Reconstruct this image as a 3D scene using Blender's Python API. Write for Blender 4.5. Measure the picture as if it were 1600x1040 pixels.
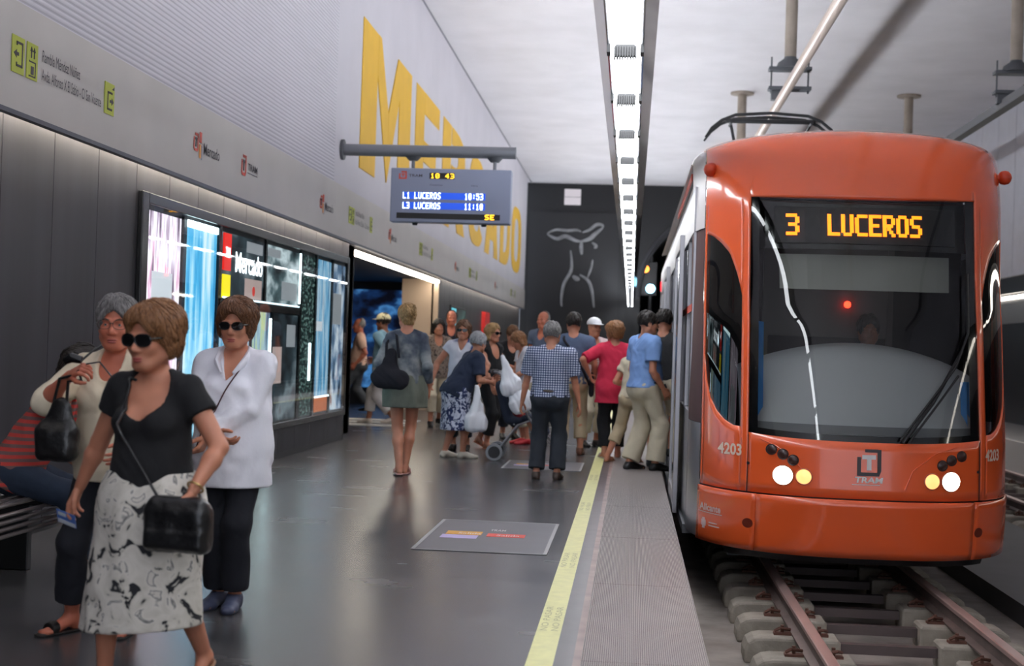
import bpy, bmesh, math, random, copy
import numpy as np
from mathutils import Vector, Matrix, noise
from mathutils.bvhtree import BVHTree

for o in list(bpy.data.objects): bpy.data.objects.remove(o)
SC = bpy.context.scene
COL = SC.collection
R = math.radians
PI = math.pi
rnd = random.Random(7)

# ------------------------------------------------------------ camera
YAW, PITCH, ROLL, EYE = 4.8528, 0.54295, 0.033, 1.33
_t, _p = R(YAW), R(PITCH)
FW = Vector((-math.sin(_t)*math.cos(_p), math.cos(_t)*math.cos(_p), math.sin(_p)))
RT = Vector((math.cos(_t), math.sin(_t), 0))
UP = RT.cross(FW)
cr, sr = math.cos(ROLL), math.sin(ROLL)
cam_r = RT*cr + UP*sr
cam_u = UP*cr - RT*sr
cam_d = bpy.data.cameras.new('camera')
cam = bpy.data.objects.new('camera', cam_d); COL.objects.link(cam)
M3 = Matrix((cam_r, cam_u, -FW)).transposed()
cam.matrix_world = Matrix.Translation((0, 0, EYE)) @ M3.to_4x4()
cam_d.sensor_width = 36; cam_d.lens = 49.5
cam_d.clip_start = .05; cam_d.clip_end = 200
cam_d.dof.use_dof = True; cam_d.dof.focus_distance = 9.0; cam_d.dof.aperture_fstop = 2.8
SC.camera = cam

# ------------------------------------------------------------ world and exposure
W = bpy.data.worlds.new('world'); SC.world = W; W.use_nodes = True
bg = W.node_tree.nodes['Background']
bg.inputs[0].default_value = (.76, .82, .95, 1); bg.inputs[1].default_value = 1.5
SC.view_settings.view_transform = 'Standard'
SC.view_settings.look = 'None'
SC.view_settings.gamma = 1
SC.view_settings.use_curve_mapping = False
SC.view_settings.exposure = 0.22
SC.cycles.caustics_reflective = False; SC.cycles.caustics_refractive = False; SC.cycles.sample_clamp_indirect = 6
STRIP_DOWN, STRIP_UP = 16.0, 70.0      # emission of the long luminaire

def lin(c):
    return tuple(((v/255)/12.92 if v/255 <= .04045 else ((v/255+.055)/1.055)**2.4) for v in c)

# ------------------------------------------------------------ materials
MATS = {}
def mat(name, rgb, rough=.6, metal=0, var=0, vs=3, bump=0, bs=40, emit=0, ecol=None, spec=.5, sss=0, coat=0, alpha=1, stretch=(1,1,1)):
    if name in MATS: return MATS[name]
    m = bpy.data.materials.new(name); m.use_nodes = True; MATS[name] = m
    nt = m.node_tree; b = nt.nodes['Principled BSDF']
    c = lin(rgb)
    b.inputs['Base Color'].default_value = (*c, 1)
    b.inputs['Roughness'].default_value = rough
    b.inputs['Metallic'].default_value = metal
    b.inputs['Specular IOR Level'].default_value = spec
    b.inputs['Coat Weight'].default_value = coat; b.inputs['Coat Roughness'].default_value = .06
    b.inputs['Alpha'].default_value = alpha
    if sss:
        b.inputs['Subsurface Weight'].default_value = sss
        b.inputs['Subsurface Radius'].default_value = (.9, .35, .2); b.inputs['Subsurface Scale'].default_value = .012
    if emit:
        b.inputs['Emission Color'].default_value = (*(lin(ecol) if ecol else c), 1)
        b.inputs['Emission Strength'].default_value = emit
    if var or bump:
        tc = nt.nodes.new('ShaderNodeTexCoord'); mp = nt.nodes.new('ShaderNodeMapping')
        mp.inputs['Scale'].default_value = stretch
        nt.links.new(tc.outputs['Object'], mp.inputs[0])
    if var:
        n = nt.nodes.new('ShaderNodeTexNoise'); n.inputs['Scale'].default_value = vs; n.inputs['Detail'].default_value = 5
        nt.links.new(mp.outputs[0], n.inputs['Vector'])
        mx = nt.nodes.new('ShaderNodeMix'); mx.data_type = 'RGBA'
        mx.inputs[6].default_value = (*[v*(1-var) for v in c], 1); mx.inputs[7].default_value = (*[min(1, v*(1+var)) for v in c], 1)
        rm = nt.nodes.new('ShaderNodeMapRange'); rm.inputs[1].default_value = .3; rm.inputs[2].default_value = .7
        nt.links.new(n.outputs[0], rm.inputs[0]); nt.links.new(rm.outputs[0], mx.inputs[0])
        nt.links.new(mx.outputs[2], b.inputs['Base Color'])
    if bump:
        n2 = nt.nodes.new('ShaderNodeTexNoise'); n2.inputs['Scale'].default_value = bs; n2.inputs['Detail'].default_value = 4
        nt.links.new(mp.outputs[0], n2.inputs['Vector'])
        bp = nt.nodes.new('ShaderNodeBump'); bp.inputs['Strength'].default_value = bump; bp.inputs['Distance'].default_value = .01
        nt.links.new(n2.outputs[0], bp.inputs['Height']); nt.links.new(bp.outputs[0], b.inputs['Normal'])
    return m

def nodes_of(m): return m.node_tree.nodes, m.node_tree.links, m.node_tree.nodes['Principled BSDF']

def ramp_pattern(name, kind, scale, stops, rough=.85, stretch=(1,1,1), emit=0, detail=3, rot=(0,0,0), distortion=0, interp='LINEAR', metal=0, bumpd=0):
    """colour (or backlit colour) from a noise / wave / voronoi through a ramp"""
    m = mat(name, (128,128,128), rough, metal); N, L, b = nodes_of(m)
    tc = N.new('ShaderNodeTexCoord'); mp = N.new('ShaderNodeMapping')
    mp.inputs['Scale'].default_value = stretch; mp.inputs['Rotation'].default_value = rot
    L.new(tc.outputs['Object'], mp.inputs[0])
    if kind == 'noise':
        t = N.new('ShaderNodeTexNoise'); t.inputs['Scale'].default_value = scale; t.inputs['Detail'].default_value = detail
        t.inputs['Distortion'].default_value = distortion; out = t.outputs[0]
    elif kind == 'wave':
        t = N.new('ShaderNodeTexWave'); t.inputs['Scale'].default_value = scale; t.inputs['Distortion'].default_value = distortion
        t.bands_direction = 'Z'; out = t.outputs[1]
    elif kind == 'wavex':
        t = N.new('ShaderNodeTexWave'); t.inputs['Scale'].default_value = scale; t.inputs['Distortion'].default_value = distortion
        t.bands_direction = 'X'; out = t.outputs[1]
    else:
        t = N.new('ShaderNodeTexVoronoi'); t.inputs['Scale'].default_value = scale; out = t.outputs[0]
    L.new(mp.outputs[0], t.inputs['Vector'])
    r = N.new('ShaderNodeValToRGB'); cr_ = r.color_ramp; cr_.interpolation = interp
    while len(cr_.elements) < len(stops): cr_.elements.new(.5)
    for e, (p, c) in zip(cr_.elements, stops): e.position = p; e.color = (*lin(c), 1)
    L.new(out, r.inputs[0])
    if emit:
        b.inputs['Base Color'].default_value = (0.01, .01, .01, 1)
        L.new(r.outputs[0], b.inputs['Emission Color']); b.inputs['Emission Strength'].default_value = emit
    else: L.new(r.outputs[0], b.inputs['Base Color'])
    if bumpd:
        bp = N.new('ShaderNodeBump'); bp.inputs['Distance'].default_value = bumpd; bp.inputs['Strength'].default_value = 1
        L.new(out, bp.inputs['Height']); L.new(bp.outputs[0], b.inputs['Normal'])
    return m

# ------------------------------------------------------------ objects
def tag(o, label=None, cat=None, group=None, kind=None):
    if label: o['label'] = label
    if cat: o['category'] = cat
    if group: o['group'] = group
    if kind: o['kind'] = kind
    return o
def empty(name, loc=(0,0,0), rz=0, label=None, cat=None, group=None):
    o = bpy.data.objects.new(name, None); COL.objects.link(o)
    o.location = loc; o.rotation_euler = (0, 0, rz); o.empty_display_size = .1
    return tag(o, label, cat, group)

class MB:
    def __init__(s): s.v = []; s.f = []; s.mi = []
    def add(s, vs, fs, mi=0):
        n = len(s.v); s.v += [tuple(v) for v in vs]; s.f += [tuple(i+n for i in f) for f in fs]; s.mi += [mi]*len(fs); return s
    def box(s, x0, x1, y0, y1, z0, z1, mi=0):
        vs = [(x,y,z) for z in (z0,z1) for y in (y0,y1) for x in (x0,x1)]
        return s.add(vs, [(0,2,3,1),(4,5,7,6),(0,1,5,4),(2,6,7,3),(0,4,6,2),(1,3,7,5)], mi)
    def tube(s, pts, r, n=10, cap=True, mi=0, flat=None):
        pts = [Vector(p) for p in pts]; rs = r if isinstance(r, (list,tuple)) else [r]*len(pts)
        vs = []; fs = []; prev = None
        for i, p in enumerate(pts):
            d = (pts[min(i+1,len(pts)-1)] - pts[max(i-1,0)]).normalized()
            if prev is None:
                a = Vector((0,0,1)) if abs(d.z) < .9 else Vector((1,0,0))
                u = d.cross(a).normalized()
            else: u = (prev - d*prev.dot(d)).normalized()
            prev = u; w = d.cross(u)
            for k in range(n):
                a = 2*PI*k/n; vs.append(p + (u*math.cos(a) + w*math.sin(a)*(flat or 1))*rs[i])
        for i in range(len(pts)-1):
            for k in range(n):
                fs.append((i*n+k, i*n+(k+1)%n, (i+1)*n+(k+1)%n, (i+1)*n+k))
        if cap: fs.append(tuple(range(n-1,-1,-1))); fs.append(tuple((len(pts)-1)*n+k for k in range(n)))
        return s.add(vs, fs, mi)
    def prism(s, poly, fn, d0, d1, mi=0):
        """poly of 2-D points, fn(u, v, d) -> xyz"""
        n = len(poly); vs = [fn(u,v,d0) for u,v in poly] + [fn(u,v,d1) for u,v in poly]
        fs = [tuple(range(n-1,-1,-1)), tuple(range(n,2*n))] + [(i,(i+1)%n,n+(i+1)%n,n+i) for i in range(n)]
        return s.add(vs, fs, mi)
    def grid(s, rows, mi=0, flip=False):
        n = len(rows[0]); vs = [v for r in rows for v in r]; fs = []
        for i in range(len(rows)-1):
            for j in range(n-1):
                q = (i*n+j, i*n+j+1, (i+1)*n+j+1, (i+1)*n+j); fs.append(q[::-1] if flip else q)
        return s.add(vs, fs, mi)
    def lathe(s, c, prof, n=24, axis='z', mi=0):
        """prof: (radius, height) pairs round an axis through c"""
        vs = []; fs = []
        for r, h in prof:
            for k in range(n):
                a = 2*PI*k/n; p = (r*math.cos(a), r*math.sin(a), h)
                if axis == 'x': p = (h, p[0], p[1])
                if axis == 'y': p = (p[0], h, p[1])
                vs.append((c[0]+p[0], c[1]+p[1], c[2]+p[2]))
        for i in range(len(prof)-1):
            for k in range(n): fs.append((i*n+k, i*n+(k+1)%n, (i+1)*n+(k+1)%n, (i+1)*n+k))
        fs.append(tuple(range(n-1,-1,-1))); fs.append(tuple((len(prof)-1)*n+k for k in range(n)))
        return s.add(vs, fs, mi)
    def build(s, name, mats, parent=None, smooth=False, bevel=0, recenter=False, angle=40, label=None):
        me = bpy.data.meshes.new(name)
        vs = s.v; off = Vector((0,0,0))
        if recenter and parent is None:
            xs = np.array(vs); off = Vector(((xs[:,0].min()+xs[:,0].max())/2, (xs[:,1].min()+xs[:,1].max())/2, xs[:,2].min()))
            vs = [tuple(Vector(v)-off) for v in vs]
        me.from_pydata(vs, [], s.f)
        bm = bmesh.new(); bm.from_mesh(me); bmesh.ops.recalc_face_normals(bm, faces=bm.faces); bm.to_mesh(me); bm.free()
        if not isinstance(mats, (list,tuple)): mats = [mats]
        for m in mats: me.materials.append(m)
        if len(mats) > 1: me.polygons.foreach_set('material_index', s.mi)
        o = bpy.data.objects.new(name, me); COL.objects.link(o); o.location = off
        if parent: o.parent = parent
        if smooth:
            me.polygons.foreach_set('use_smooth', [True]*len(me.polygons)); me.set_sharp_from_angle(angle=R(angle))
        if bevel:
            md = o.modifiers.new('bevel', 'BEVEL'); md.width = bevel; md.segments = 2; md.limit_method = 'ANGLE'; md.angle_limit = R(50)
        if label: o['label'] = label
        return o
def struct(name, mb, m, **k):
    return tag(mb.build(name, m, **k), kind='structure')

# ---- lettering: solid letter meshes, mapped by fn(u, v, d)
def text_verts(body, size=1, bold=0, sx=1, align='LEFT'):
    cu = bpy.data.curves.new('lettering', 'FONT'); cu.body = body; cu.size = size; cu.align_x = align; cu.offset = bold; cu.resolution_u = 3
    o = bpy.data.objects.new('lettering', cu); COL.objects.link(o)
    dg = bpy.context.evaluated_depsgraph_get(); dg.update()
    me = bpy.data.meshes.new_from_object(o.evaluated_get(dg))
    vs = [(v.co.x*sx, v.co.y) for v in me.vertices]; fs = [tuple(p.vertices) for p in me.polygons]
    bpy.data.objects.remove(o); bpy.data.curves.remove(cu); bpy.data.meshes.remove(me)
    return vs, fs
def text_into(mb, body, fn, width=None, height=None, bold=0, align='LEFT', mi=0, d=0):
    vs, fs = text_verts(body, 1, bold, 1, align)
    xs = [v[0] for v in vs]; ys = [v[1] for v in vs]
    if height is None: height = width*(max(ys)-min(ys))/(max(xs)-min(xs))
    ky = height/(max(ys)-min(ys)); kx = (width/(max(xs)-min(xs))) if width else ky
    x0 = min(xs); y0 = min(ys)
    mb.add([fn((x-x0)*kx, (y-y0)*ky, d) for x, y in vs], fs, mi)

FONT = {'0':'01110 10001 10011 10101 11001 10001 01110','1':'00100 01100 00100 00100 00100 00100 01110','3':'11110 00001 00001 01110 00001 00001 11110',
'4':'00010 00110 01010 10010 11111 00010 00010','5':'11111 10000 11110 00001 00001 10001 01110','L':'10000 10000 10000 10000 10000 10000 11111',
'U':'10001 10001 10001 10001 10001 10001 01110','C':'01111 10000 10000 10000 10000 10000 01111','E':'11111 10000 10000 11110 10000 10000 11111',
'R':'11110 10001 10001 11110 10100 10010 10001','O':'01110 10001 10001 10001 10001 10001 01110','S':'01111 10000 10000 01110 00001 00001 11110',
':':'00000 00100 00100 00000 00100 00100 00000',' ':'00000 00000 00000 00000 00000 00000 00000'}
def dots(mb, s, fn, w, h, pitch, d=0, over=1.0, bold=False, d1=None):
    """dot-matrix lettering: every character w wide, h high, one pitch apart"""
    for i, ch in enumerate(s):
        rows = FONT[ch].split()
        for r_, row in enumerate(rows):
            for c_, b in enumerate(row):
                if b == '1':
                    cw = w/5; chh = h/7; ww = cw*(1.75 if bold else over)
                    u0 = i*pitch + c_*cw; v0 = h-(r_+1)*chh
                    mb.prism([(u0,v0),(u0+ww,v0),(u0+ww,v0+chh*over),(u0,v0+chh*over)], fn, d, d+.003)

def tint_glass(name, tint, rough=.0, base=.045):
    """a thin pane: clear tint, reflecting more the flatter one looks across it"""
    m = bpy.data.materials.new(name); m.use_nodes = True; MATS[name] = m
    nt = m.node_tree; nt.nodes.clear(); N, L = nt.nodes, nt.links; o = N.new('ShaderNodeOutputMaterial')
    t = N.new('ShaderNodeBsdfTransparent'); t.inputs[0].default_value = (*tint, 1)
    g = N.new('ShaderNodeBsdfGlossy'); g.inputs['Roughness'].default_value = rough
    lw = N.new('ShaderNodeLayerWeight'); lw.inputs[0].default_value = .5
    pw = N.new('ShaderNodeMath'); pw.operation = 'POWER'; pw.inputs[1].default_value = 4.0; L.new(lw.outputs[1], pw.inputs[0])
    ad = N.new('ShaderNodeMath'); ad.operation = 'MULTIPLY_ADD'; ad.inputs[1].default_value = 1-base; ad.inputs[2].default_value = base; L.new(pw.outputs[0], ad.inputs[0])
    mx = N.new('ShaderNodeMixShader')
    L.new(ad.outputs[0], mx.inputs[0]); L.new(t.outputs[0], mx.inputs[1]); L.new(g.outputs[0], mx.inputs[2]); L.new(mx.outputs[0], o.inputs[0])
    return m
# ============================================================ THE HALL
WX, LX = -3.72, -3.86          # face of the white upper wall and of the dark lower wall
HZ, ENDY, Y0 = 7.18, 50.0, -12.0
# ---- floor tiles: dark polished, faintly streaked
def floor_mat():
    m = mat('floor_tiles', (90,86,84), .2); N, L, b = nodes_of(m)
    tc = N.new('ShaderNodeTexCoord'); mp = N.new('ShaderNodeMapping'); mp.inputs['Scale'].default_value = (.6, 1.5, 1)
    n = N.new('ShaderNodeTexNoise'); n.inputs['Scale'].default_value = 1.6; n.inputs['Detail'].default_value = 3
    n.inputs['Roughness'].default_value = .5
    L.new(tc.outputs['Object'], mp.inputs[0]); L.new(mp.outputs[0], n.inputs['Vector'])
    r = N.new('ShaderNodeValToRGB'); r.color_ramp.elements[0].position = .3; r.color_ramp.elements[1].position = .75
    r.color_ramp.elements[0].color = (*lin((60,60,63)),1); r.color_ramp.elements[1].color = (*lin((82,80,80)),1)
    L.new(n.outputs[0], r.inputs[0])
    br = N.new('ShaderNodeTexBrick'); br.inputs['Scale'].default_value = 1; br.offset = 0.5
    br.inputs['Mortar Size'].default_value = .003; br.inputs['Brick Width'].default_value = .9; br.inputs['Row Height'].default_value = .6
    br.inputs['Color1'].default_value = (1,1,1,1); br.inputs['Color2'].default_value = (.95,.95,.95,1); br.inputs['Mortar'].default_value = (.8,.8,.8,1)
    L.new(tc.outputs['Object'], br.inputs['Vector'])
    mx = N.new('ShaderNodeMix'); mx.data_type = 'RGBA'; mx.blend_type = 'MULTIPLY'; mx.inputs[0].default_value = 1
    L.new(r.outputs[0], mx.inputs[6]); mx.inputs[7].default_value = (1,1,1,1); L.new(mx.outputs[2], b.inputs['Base Color'])
    rr = N.new('ShaderNodeMapRange'); rr.inputs[3].default_value = .22; rr.inputs[4].default_value = .30
    L.new(n.outputs[0], rr.inputs[0]); L.new(rr.outputs[0], b.inputs['Roughness'])
    b.inputs['Specular IOR Level'].default_value = .75
    return m
FLOOR = floor_mat()
struct('floor', MB().box(-9.5, -.40, Y0, ENDY, -.25, 0), FLOOR)
# ---- platform edge
EDGE = mat('edge_stone', (120,108,104), .45, var=.22, vs=9, bump=.15)
struct('trim_1', MB().box(-.285, -.205, Y0, ENDY, -.25, 0), mat('edge_dark', (78,72,74), .35, var=.2, vs=6))
struct('trim_2', MB().box(-.205, -.17, Y0, ENDY, -.25, .001), mat('edge_joint', (150,128,122), .5, var=.25, vs=5))
YEL = mat('yellow_paint', (228,224,158), .5, var=.08, vs=14)
ys = MB().box(-.40, -.285, Y0, ENDY, -.25, .002).build('safety_line', YEL)
tag(ys, 'pale yellow safety line painted along the platform edge', 'safety line')
for y0 in (6.62, 8.55, 11.6, 14.3):
    # letters run along the line, readable from the track side
    ink = MB()
    text_into(ink, 'NO PASAR', lambda u,v,d,y0=y0: (-.300-v, y0+u, .0028), width=.62, height=.034)
    text_into(ink, 'NO PASAR', lambda u,v,d,y0=y0: (-.352-v, y0+u, .0028), width=.62, height=.034)
    ink.build('lettering', mat('line_ink', (182,178,130), .6), ys)
# metal grating: fine ribs along the platform
def grate_mat():
    m = mat('ribbed_metal', (176,166,164), .4, .25); N, L, b = nodes_of(m)
    tc = N.new('ShaderNodeTexCoord'); w = N.new('ShaderNodeTexWave'); w.bands_direction = 'X'; w.inputs['Scale'].default_value = 34
    L.new(tc.outputs['Object'], w.inputs['Vector'])
    r = N.new('ShaderNodeValToRGB'); r.color_ramp.elements[0].color = (*lin((116,108,108)),1); r.color_ramp.elements[1].color = (*lin((206,197,194)),1)
    r.color_ramp.elements[0].position = .25; r.color_ramp.elements[1].position = .6
    L.new(w.outputs[1], r.inputs[0]); L.new(r.outputs[0], b.inputs['Base Color'])
    bp = N.new('ShaderNodeBump'); bp.inputs['Distance'].default_value = .003; L.new(w.outputs[1], bp.inputs['Height']); L.new(bp.outputs[0], b.inputs['Normal'])
    return m
g = MB()
y = Y0
while y < ENDY: g.box(-.17, .375, y+.004, y+1.996, -.03, .006); y += 2.0
gr = tag(g.build('platform_grating', grate_mat(), bevel=.002), 'ribbed grey metal grating plates edging the platform beside the yellow line', 'grating')
struct('trim_3', MB().box(-.17, .36, Y0, ENDY, -.62, -.03), mat('edge_concrete', (96,90,86), .8, var=.2, bump=.3))

# ---- track bed
CONC = mat('track_concrete', (140,131,124), .85, var=.25, vs=4, bump=.4, bs=30)
struct('floor_track', MB().box(.30, 4.35, Y0, ENDY+20, -.8, -.6), CONC)
struct('trim_4', MB().box(2.92, 4.25, Y0, ENDY+20, -.6, -.44), mat('dark_slab', (58,56,60), .55, var=.2, vs=3))
struct('floor_far_track', MB().box(4.25, 6.7, Y0, ENDY+20, -.8, -.6), CONC)
struct('floor_far', MB().box(6.6, 9.4, Y0, ENDY, -.75, 0), mat('far_floor', (120,118,120), .3, var=.1))
struct('trim_5', MB().box(6.5, 6.6, Y0, ENDY, -.6, .012), mat('far_edge', (196,192,188), .5))

# ---- left wall
def ribs_mat():
    m = mat('ribbed_panel', (208,204,210), .55); N, L, b = nodes_of(m)
    tc = N.new('ShaderNodeTexCoord'); w = N.new('ShaderNodeTexWave'); w.bands_direction = 'Z'; w.inputs['Scale'].default_value = 7.5
    L.new(tc.outputs['Object'], w.inputs['Vector'])
    r = N.new('ShaderNodeValToRGB'); r.color_ramp.elements[0].color = (*lin((184,180,188)),1); r.color_ramp.elements[1].color = (*lin((216,212,218)),1)
    r.color_ramp.elements[0].position = .15; r.color_ramp.elements[1].position = .42
    n = N.new('ShaderNodeTexNoise'); n.inputs['Scale'].default_value = .5; n.inputs['Detail'].default_value = 3
    L.new(tc.outputs['Object'], n.inputs['Vector'])
    rb = N.new('ShaderNodeMapRange'); rb.inputs[3].default_value = .9; rb.inputs[4].default_value = 1.06
    L.new(n.outputs[0], rb.inputs[0])
    mx = N.new('ShaderNodeMix'); mx.data_type = 'RGBA'; mx.blend_type = 'MULTIPLY'; mx.inputs[0].default_value = 1
    L.new(w.outputs[1], r.inputs[0]); L.new(r.outputs[0], mx.inputs[6]); L.new(rb.outputs[0], mx.inputs[7])
    L.new(mx.outputs[2], b.inputs['Base Color'])
    bp = N.new('ShaderNodeBump'); bp.inputs['Distance'].default_value = .006; L.new(w.outputs[1], bp.inputs['Height']); L.new(bp.outputs[0], b.inputs['Normal'])
    return m
RIBS = ribs_mat()
SMOOTHW = mat('smooth_panel', (206,202,208), .6, var=.05, vs=.8)
up = MB().box(WX-.25, WX, Y0, 17.1, 3.29, HZ, 0).box(WX-.25, WX, 17.1, 48.2, 3.29, HZ, 1)
struct('wall_left_upper', up, [RIBS, SMOOTHW])
FRZ = mat('frieze_beige', (204,198,192), .5, var=.05, vs=1.2)
struct('trim_6', MB().box(WX-.02, WX+.015, Y0, 48.25, 2.64, 3.288).box(WX-.25, WX-.02, Y0, 48.25, 2.9, 3.288), FRZ)
struct('trim_7', MB().box(WX-.03, WX+.02, Y0, 48.25, 2.612, 2.64), mat('frieze_edge', (86,86,96), .4, .4))
DARKW = mat('dark_wall_metal', (56,55,61), .45, .1, var=.3, vs=2.5, stretch=(1,1.5,.12))
lw = MB()
def lower_wall(y0, y1, step=.78):
    y = y0
    while y < y1-.01:
        e = min(y+step, y1); lw.box(LX-.12, LX, y+.004, e-.004, .06, 2.9); y = e
lower_wall(Y0, 19.25); lower_wall(28.0, 48.2)
struct('wall_left', lw, DARKW, bevel=.003)
struct('baseboard_left', MB().box(LX-.15, LX-.004, Y0, 19.25, 0, .06).box(LX-.15, LX-.004, 28.0, 48.2, 0, .06), mat('base_dark', (34,33,36), .4))
struct('wall_left_back', MB().box(LX-.16, LX-.12, Y0, 19.25, 0, 2.9).box(LX-.16, LX-.12, 28.0, 48.2, 0, 2.9), mat('wall_core', (30,30,33), .7))
# cove light: fluorescent battens hidden behind the frieze edge
COVE = mat('cove_lamp', (255,246,232), .5, emit=38.0)
cv = MB(); y = Y0
while y < 19.2: cv.box(LX+.07, LX+.11, y, y+1.25, 2.80, 2.84); y += 1.3
y = 28.2
while y < 47.5: cv.box(LX+.07, LX+.11, y, y+1.25, 2.80, 2.84); y += 1.3
tag(cv.build('cove_lamp', COVE), 'row of lamps tucked behind the bottom edge of the beige frieze', 'cove lamp')
# passage opening with a bright lintel light, cream jamb beyond
struct('wall_pilaster', MB().box(LX-.6, LX, 18.86, 19.25, 0, 2.64).box(LX-.6, LX-.12, 18.0, 18.86, 0, 2.9), mat('pilaster', (74,72,76), .4, .3))
struct('wall_jamb', MB().box(-4.62, LX-.02, 28.0, 28.3, 0, 2.9), mat('cream_jamb', (204,180,156), .6))
struct('wall_lobby_side', MB().box(-9.6, -4.5, 30.0, 30.2, 0, 2.9).box(-9.6, -9.4, 18.9, 30.2, 0, 2.9).box(-9.6, LX-.6, 18.7, 18.86, 0, 2.9), mat('lobby_dark', (30,32,40), .5))
struct('ceiling_lobby', MB().box(-9.6, LX-.14, 18.9, 30.2, 2.62, 2.72), mat('lobby_ceiling', (26,26,30), .6))
lt = MB(); y = 19.35
for k in range(14): lt.box(LX-.13, LX-.01, y, y+.57, 2.55, 2.6); y += .618
lt0 = tag(lt.build('lintel_light', mat('lintel_lamp', (255,244,226), .5, emit=14)), 'bright segmented light running under the lintel of the side passage', 'light')
struct('trim_8', MB().box(LX-.14, LX, 19.25, 28.0, 2.6, 2.66), mat('lintel', (70,68,70), .5))
# blue mural on the lobby's far wall
mu = MB().box(-8.8, -4.75, 29.93, 29.98, .35, 2.45)
tag(mu.build('backlit_mural', ramp_pattern('mural_blue', 'noise', 1.6, [(.40,(8,10,22)),(.52,(18,44,84)),(.60,(66,122,178)),(.7,(24,58,104))], emit=.9, detail=6, stretch=(1,1,1.6)), bevel=.005), 'dark backlit mural with blue cloud shapes inside the side passage', 'mural')
ms = MB().box(-8.3, -6.9, 29.5, 29.56, 2.28, 2.5)
tag(ms.build('lobby_screen', mat('screen_teal', (60,120,140), .4, emit=.6)), 'small pale blue screen high in the side passage', 'screen')
tac = MB()
for k, yy in enumerate((22.0, 22.75, 23.5)):
    tac.box(-5.4, -3.55, yy, yy+.42, 0, .012)
tag(tac.build('floor_marking', mat('white_marking', (200,198,194), .5, var=.1)), 'white stripes laid on the floor before the side passage', 'floor marking')
# things on the dark wall past the passage
wd = empty('wall_window', (LX, 31.0, 1.45), 0, 'small lit teal window in the dark wall past the cream jamb', 'window')
MB().box(.0, .03, -1.35, 1.35, -.03, .72).build('frame', mat('black_frame', (14,14,16), .35), wd, bevel=.004)
MB().box(.03, .036, -1.25, -.5, .03, .66).build('pane', ramp_pattern('teal_glow', 'noise', 2, [(.35,(30,60,66)),(.55,(96,190,206)),(.7,(40,70,72))], emit=1.2), wd)
MB().box(.03, .036, -.42, 1.25, .03, .66).build('pane', ramp_pattern('teal_dim', 'noise', 2, [(.35,(20,30,32)),(.6,(60,92,90)),(.7,(120,160,160))], emit=.6), wd)
MB().box(0,.1,-.55,.55,0,.95).build('wall_box', mat('red_sign', (198,40,36), .4, emit=.25), None)
rb = bpy.data.objects['wall_box']; rb.location = (LX, 36.6, 1.25); tag(rb, 'red upright panel on the dark wall past the teal window', 'panel')

# ---- ceiling, end wall, right side
CEIL = mat('ceiling_plaster', (206,202,204), .8, var=.07, vs=.9)
struct('ceiling', MB().box(-4.0, 9.4, Y0, ENDY+.2, HZ, HZ+.2), CEIL)
struct('trim_9', MB().box(WX, WX+.012, Y0, ENDY, HZ-.035, HZ), mat('ceiling_joint', (120,118,124), .6))
# end wall with an arched tunnel mouth
ew = MB(); cx, cz, rad = 3.35, 3.2, 3.1
top = [(cx+rad*math.cos(a), cz+rad*math.sin(a)) for a in [PI*k/24 for k in range(25)]]
fn = lambda u, v, d: (u, d, v)
ew.prism([(-4.0,-.6),(cx-rad,-.6),(cx-rad,cz),(cx-rad,HZ),(-4.0,HZ)], fn, ENDY, ENDY+.2)
ew.prism([(9.4,HZ),(cx+rad,HZ),(cx+rad,cz),(cx+rad,-.6),(9.4,-.6)], fn, ENDY, ENDY+.2)
for (a, b), (c, d) in zip(top[:-1], top[1:]): ew.prism([(a,b),(a,HZ),(c,HZ),(c,d)], fn, ENDY, ENDY+.2)
struct('wall_end', ew, mat('end_wall_dark', (14,14,17), .6))
rim = MB().tube([(cx+(rad+.12)*math.cos(PI*k/30), ENDY-.03, cz+(rad+.12)*math.sin(PI*k/30)) for k in range(31)], .1, 6)
struct('trim_10', rim, mat('arch_rim', (44,44,48), .6), smooth=True)
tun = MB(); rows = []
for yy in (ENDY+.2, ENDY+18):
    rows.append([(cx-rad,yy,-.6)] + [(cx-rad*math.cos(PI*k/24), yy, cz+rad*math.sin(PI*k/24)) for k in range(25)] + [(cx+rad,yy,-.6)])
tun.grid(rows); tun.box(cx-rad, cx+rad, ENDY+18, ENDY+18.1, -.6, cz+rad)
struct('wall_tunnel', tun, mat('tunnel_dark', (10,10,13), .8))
struct('wall_right', MB().box(8.4, 8.6, Y0, ENDY, 0, 2.74).box(8.3, 8.6, Y0, ENDY, 2.86, 3.22), mat('right_dark', (52,52,56), .3, .4))
wr = MB(); y = Y0
while y < ENDY: wr.box(8.22, 8.6, y+.012, min(y+1.5, ENDY)-.012, 3.22, HZ); y += 1.5
struct('wall_right_upper', wr, mat('right_white', (196,196,204), .6, var=.04))
struct('wall_right_core', MB().box(8.6, 8.65, Y0, ENDY, 0, HZ), mat('right_core', (90,90,94), .7))
rl = MB(); y = Y0
while y < ENDY: rl.box(8.3, 8.42, y, min(y+1.25, ENDY), 2.745, 2.80); y += 1.36
tag(rl.build('far_wall_lamp', mat('far_lamp', (255,246,232), .5, emit=8)), 'thin line of light along the dark wall of the opposite platform', 'light')
struct('wall_right_panel', MB().box(8.34, 8.4, Y0, ENDY, 2.2, 2.62), mat('right_silver', (150,148,146), .3, .6))
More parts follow.
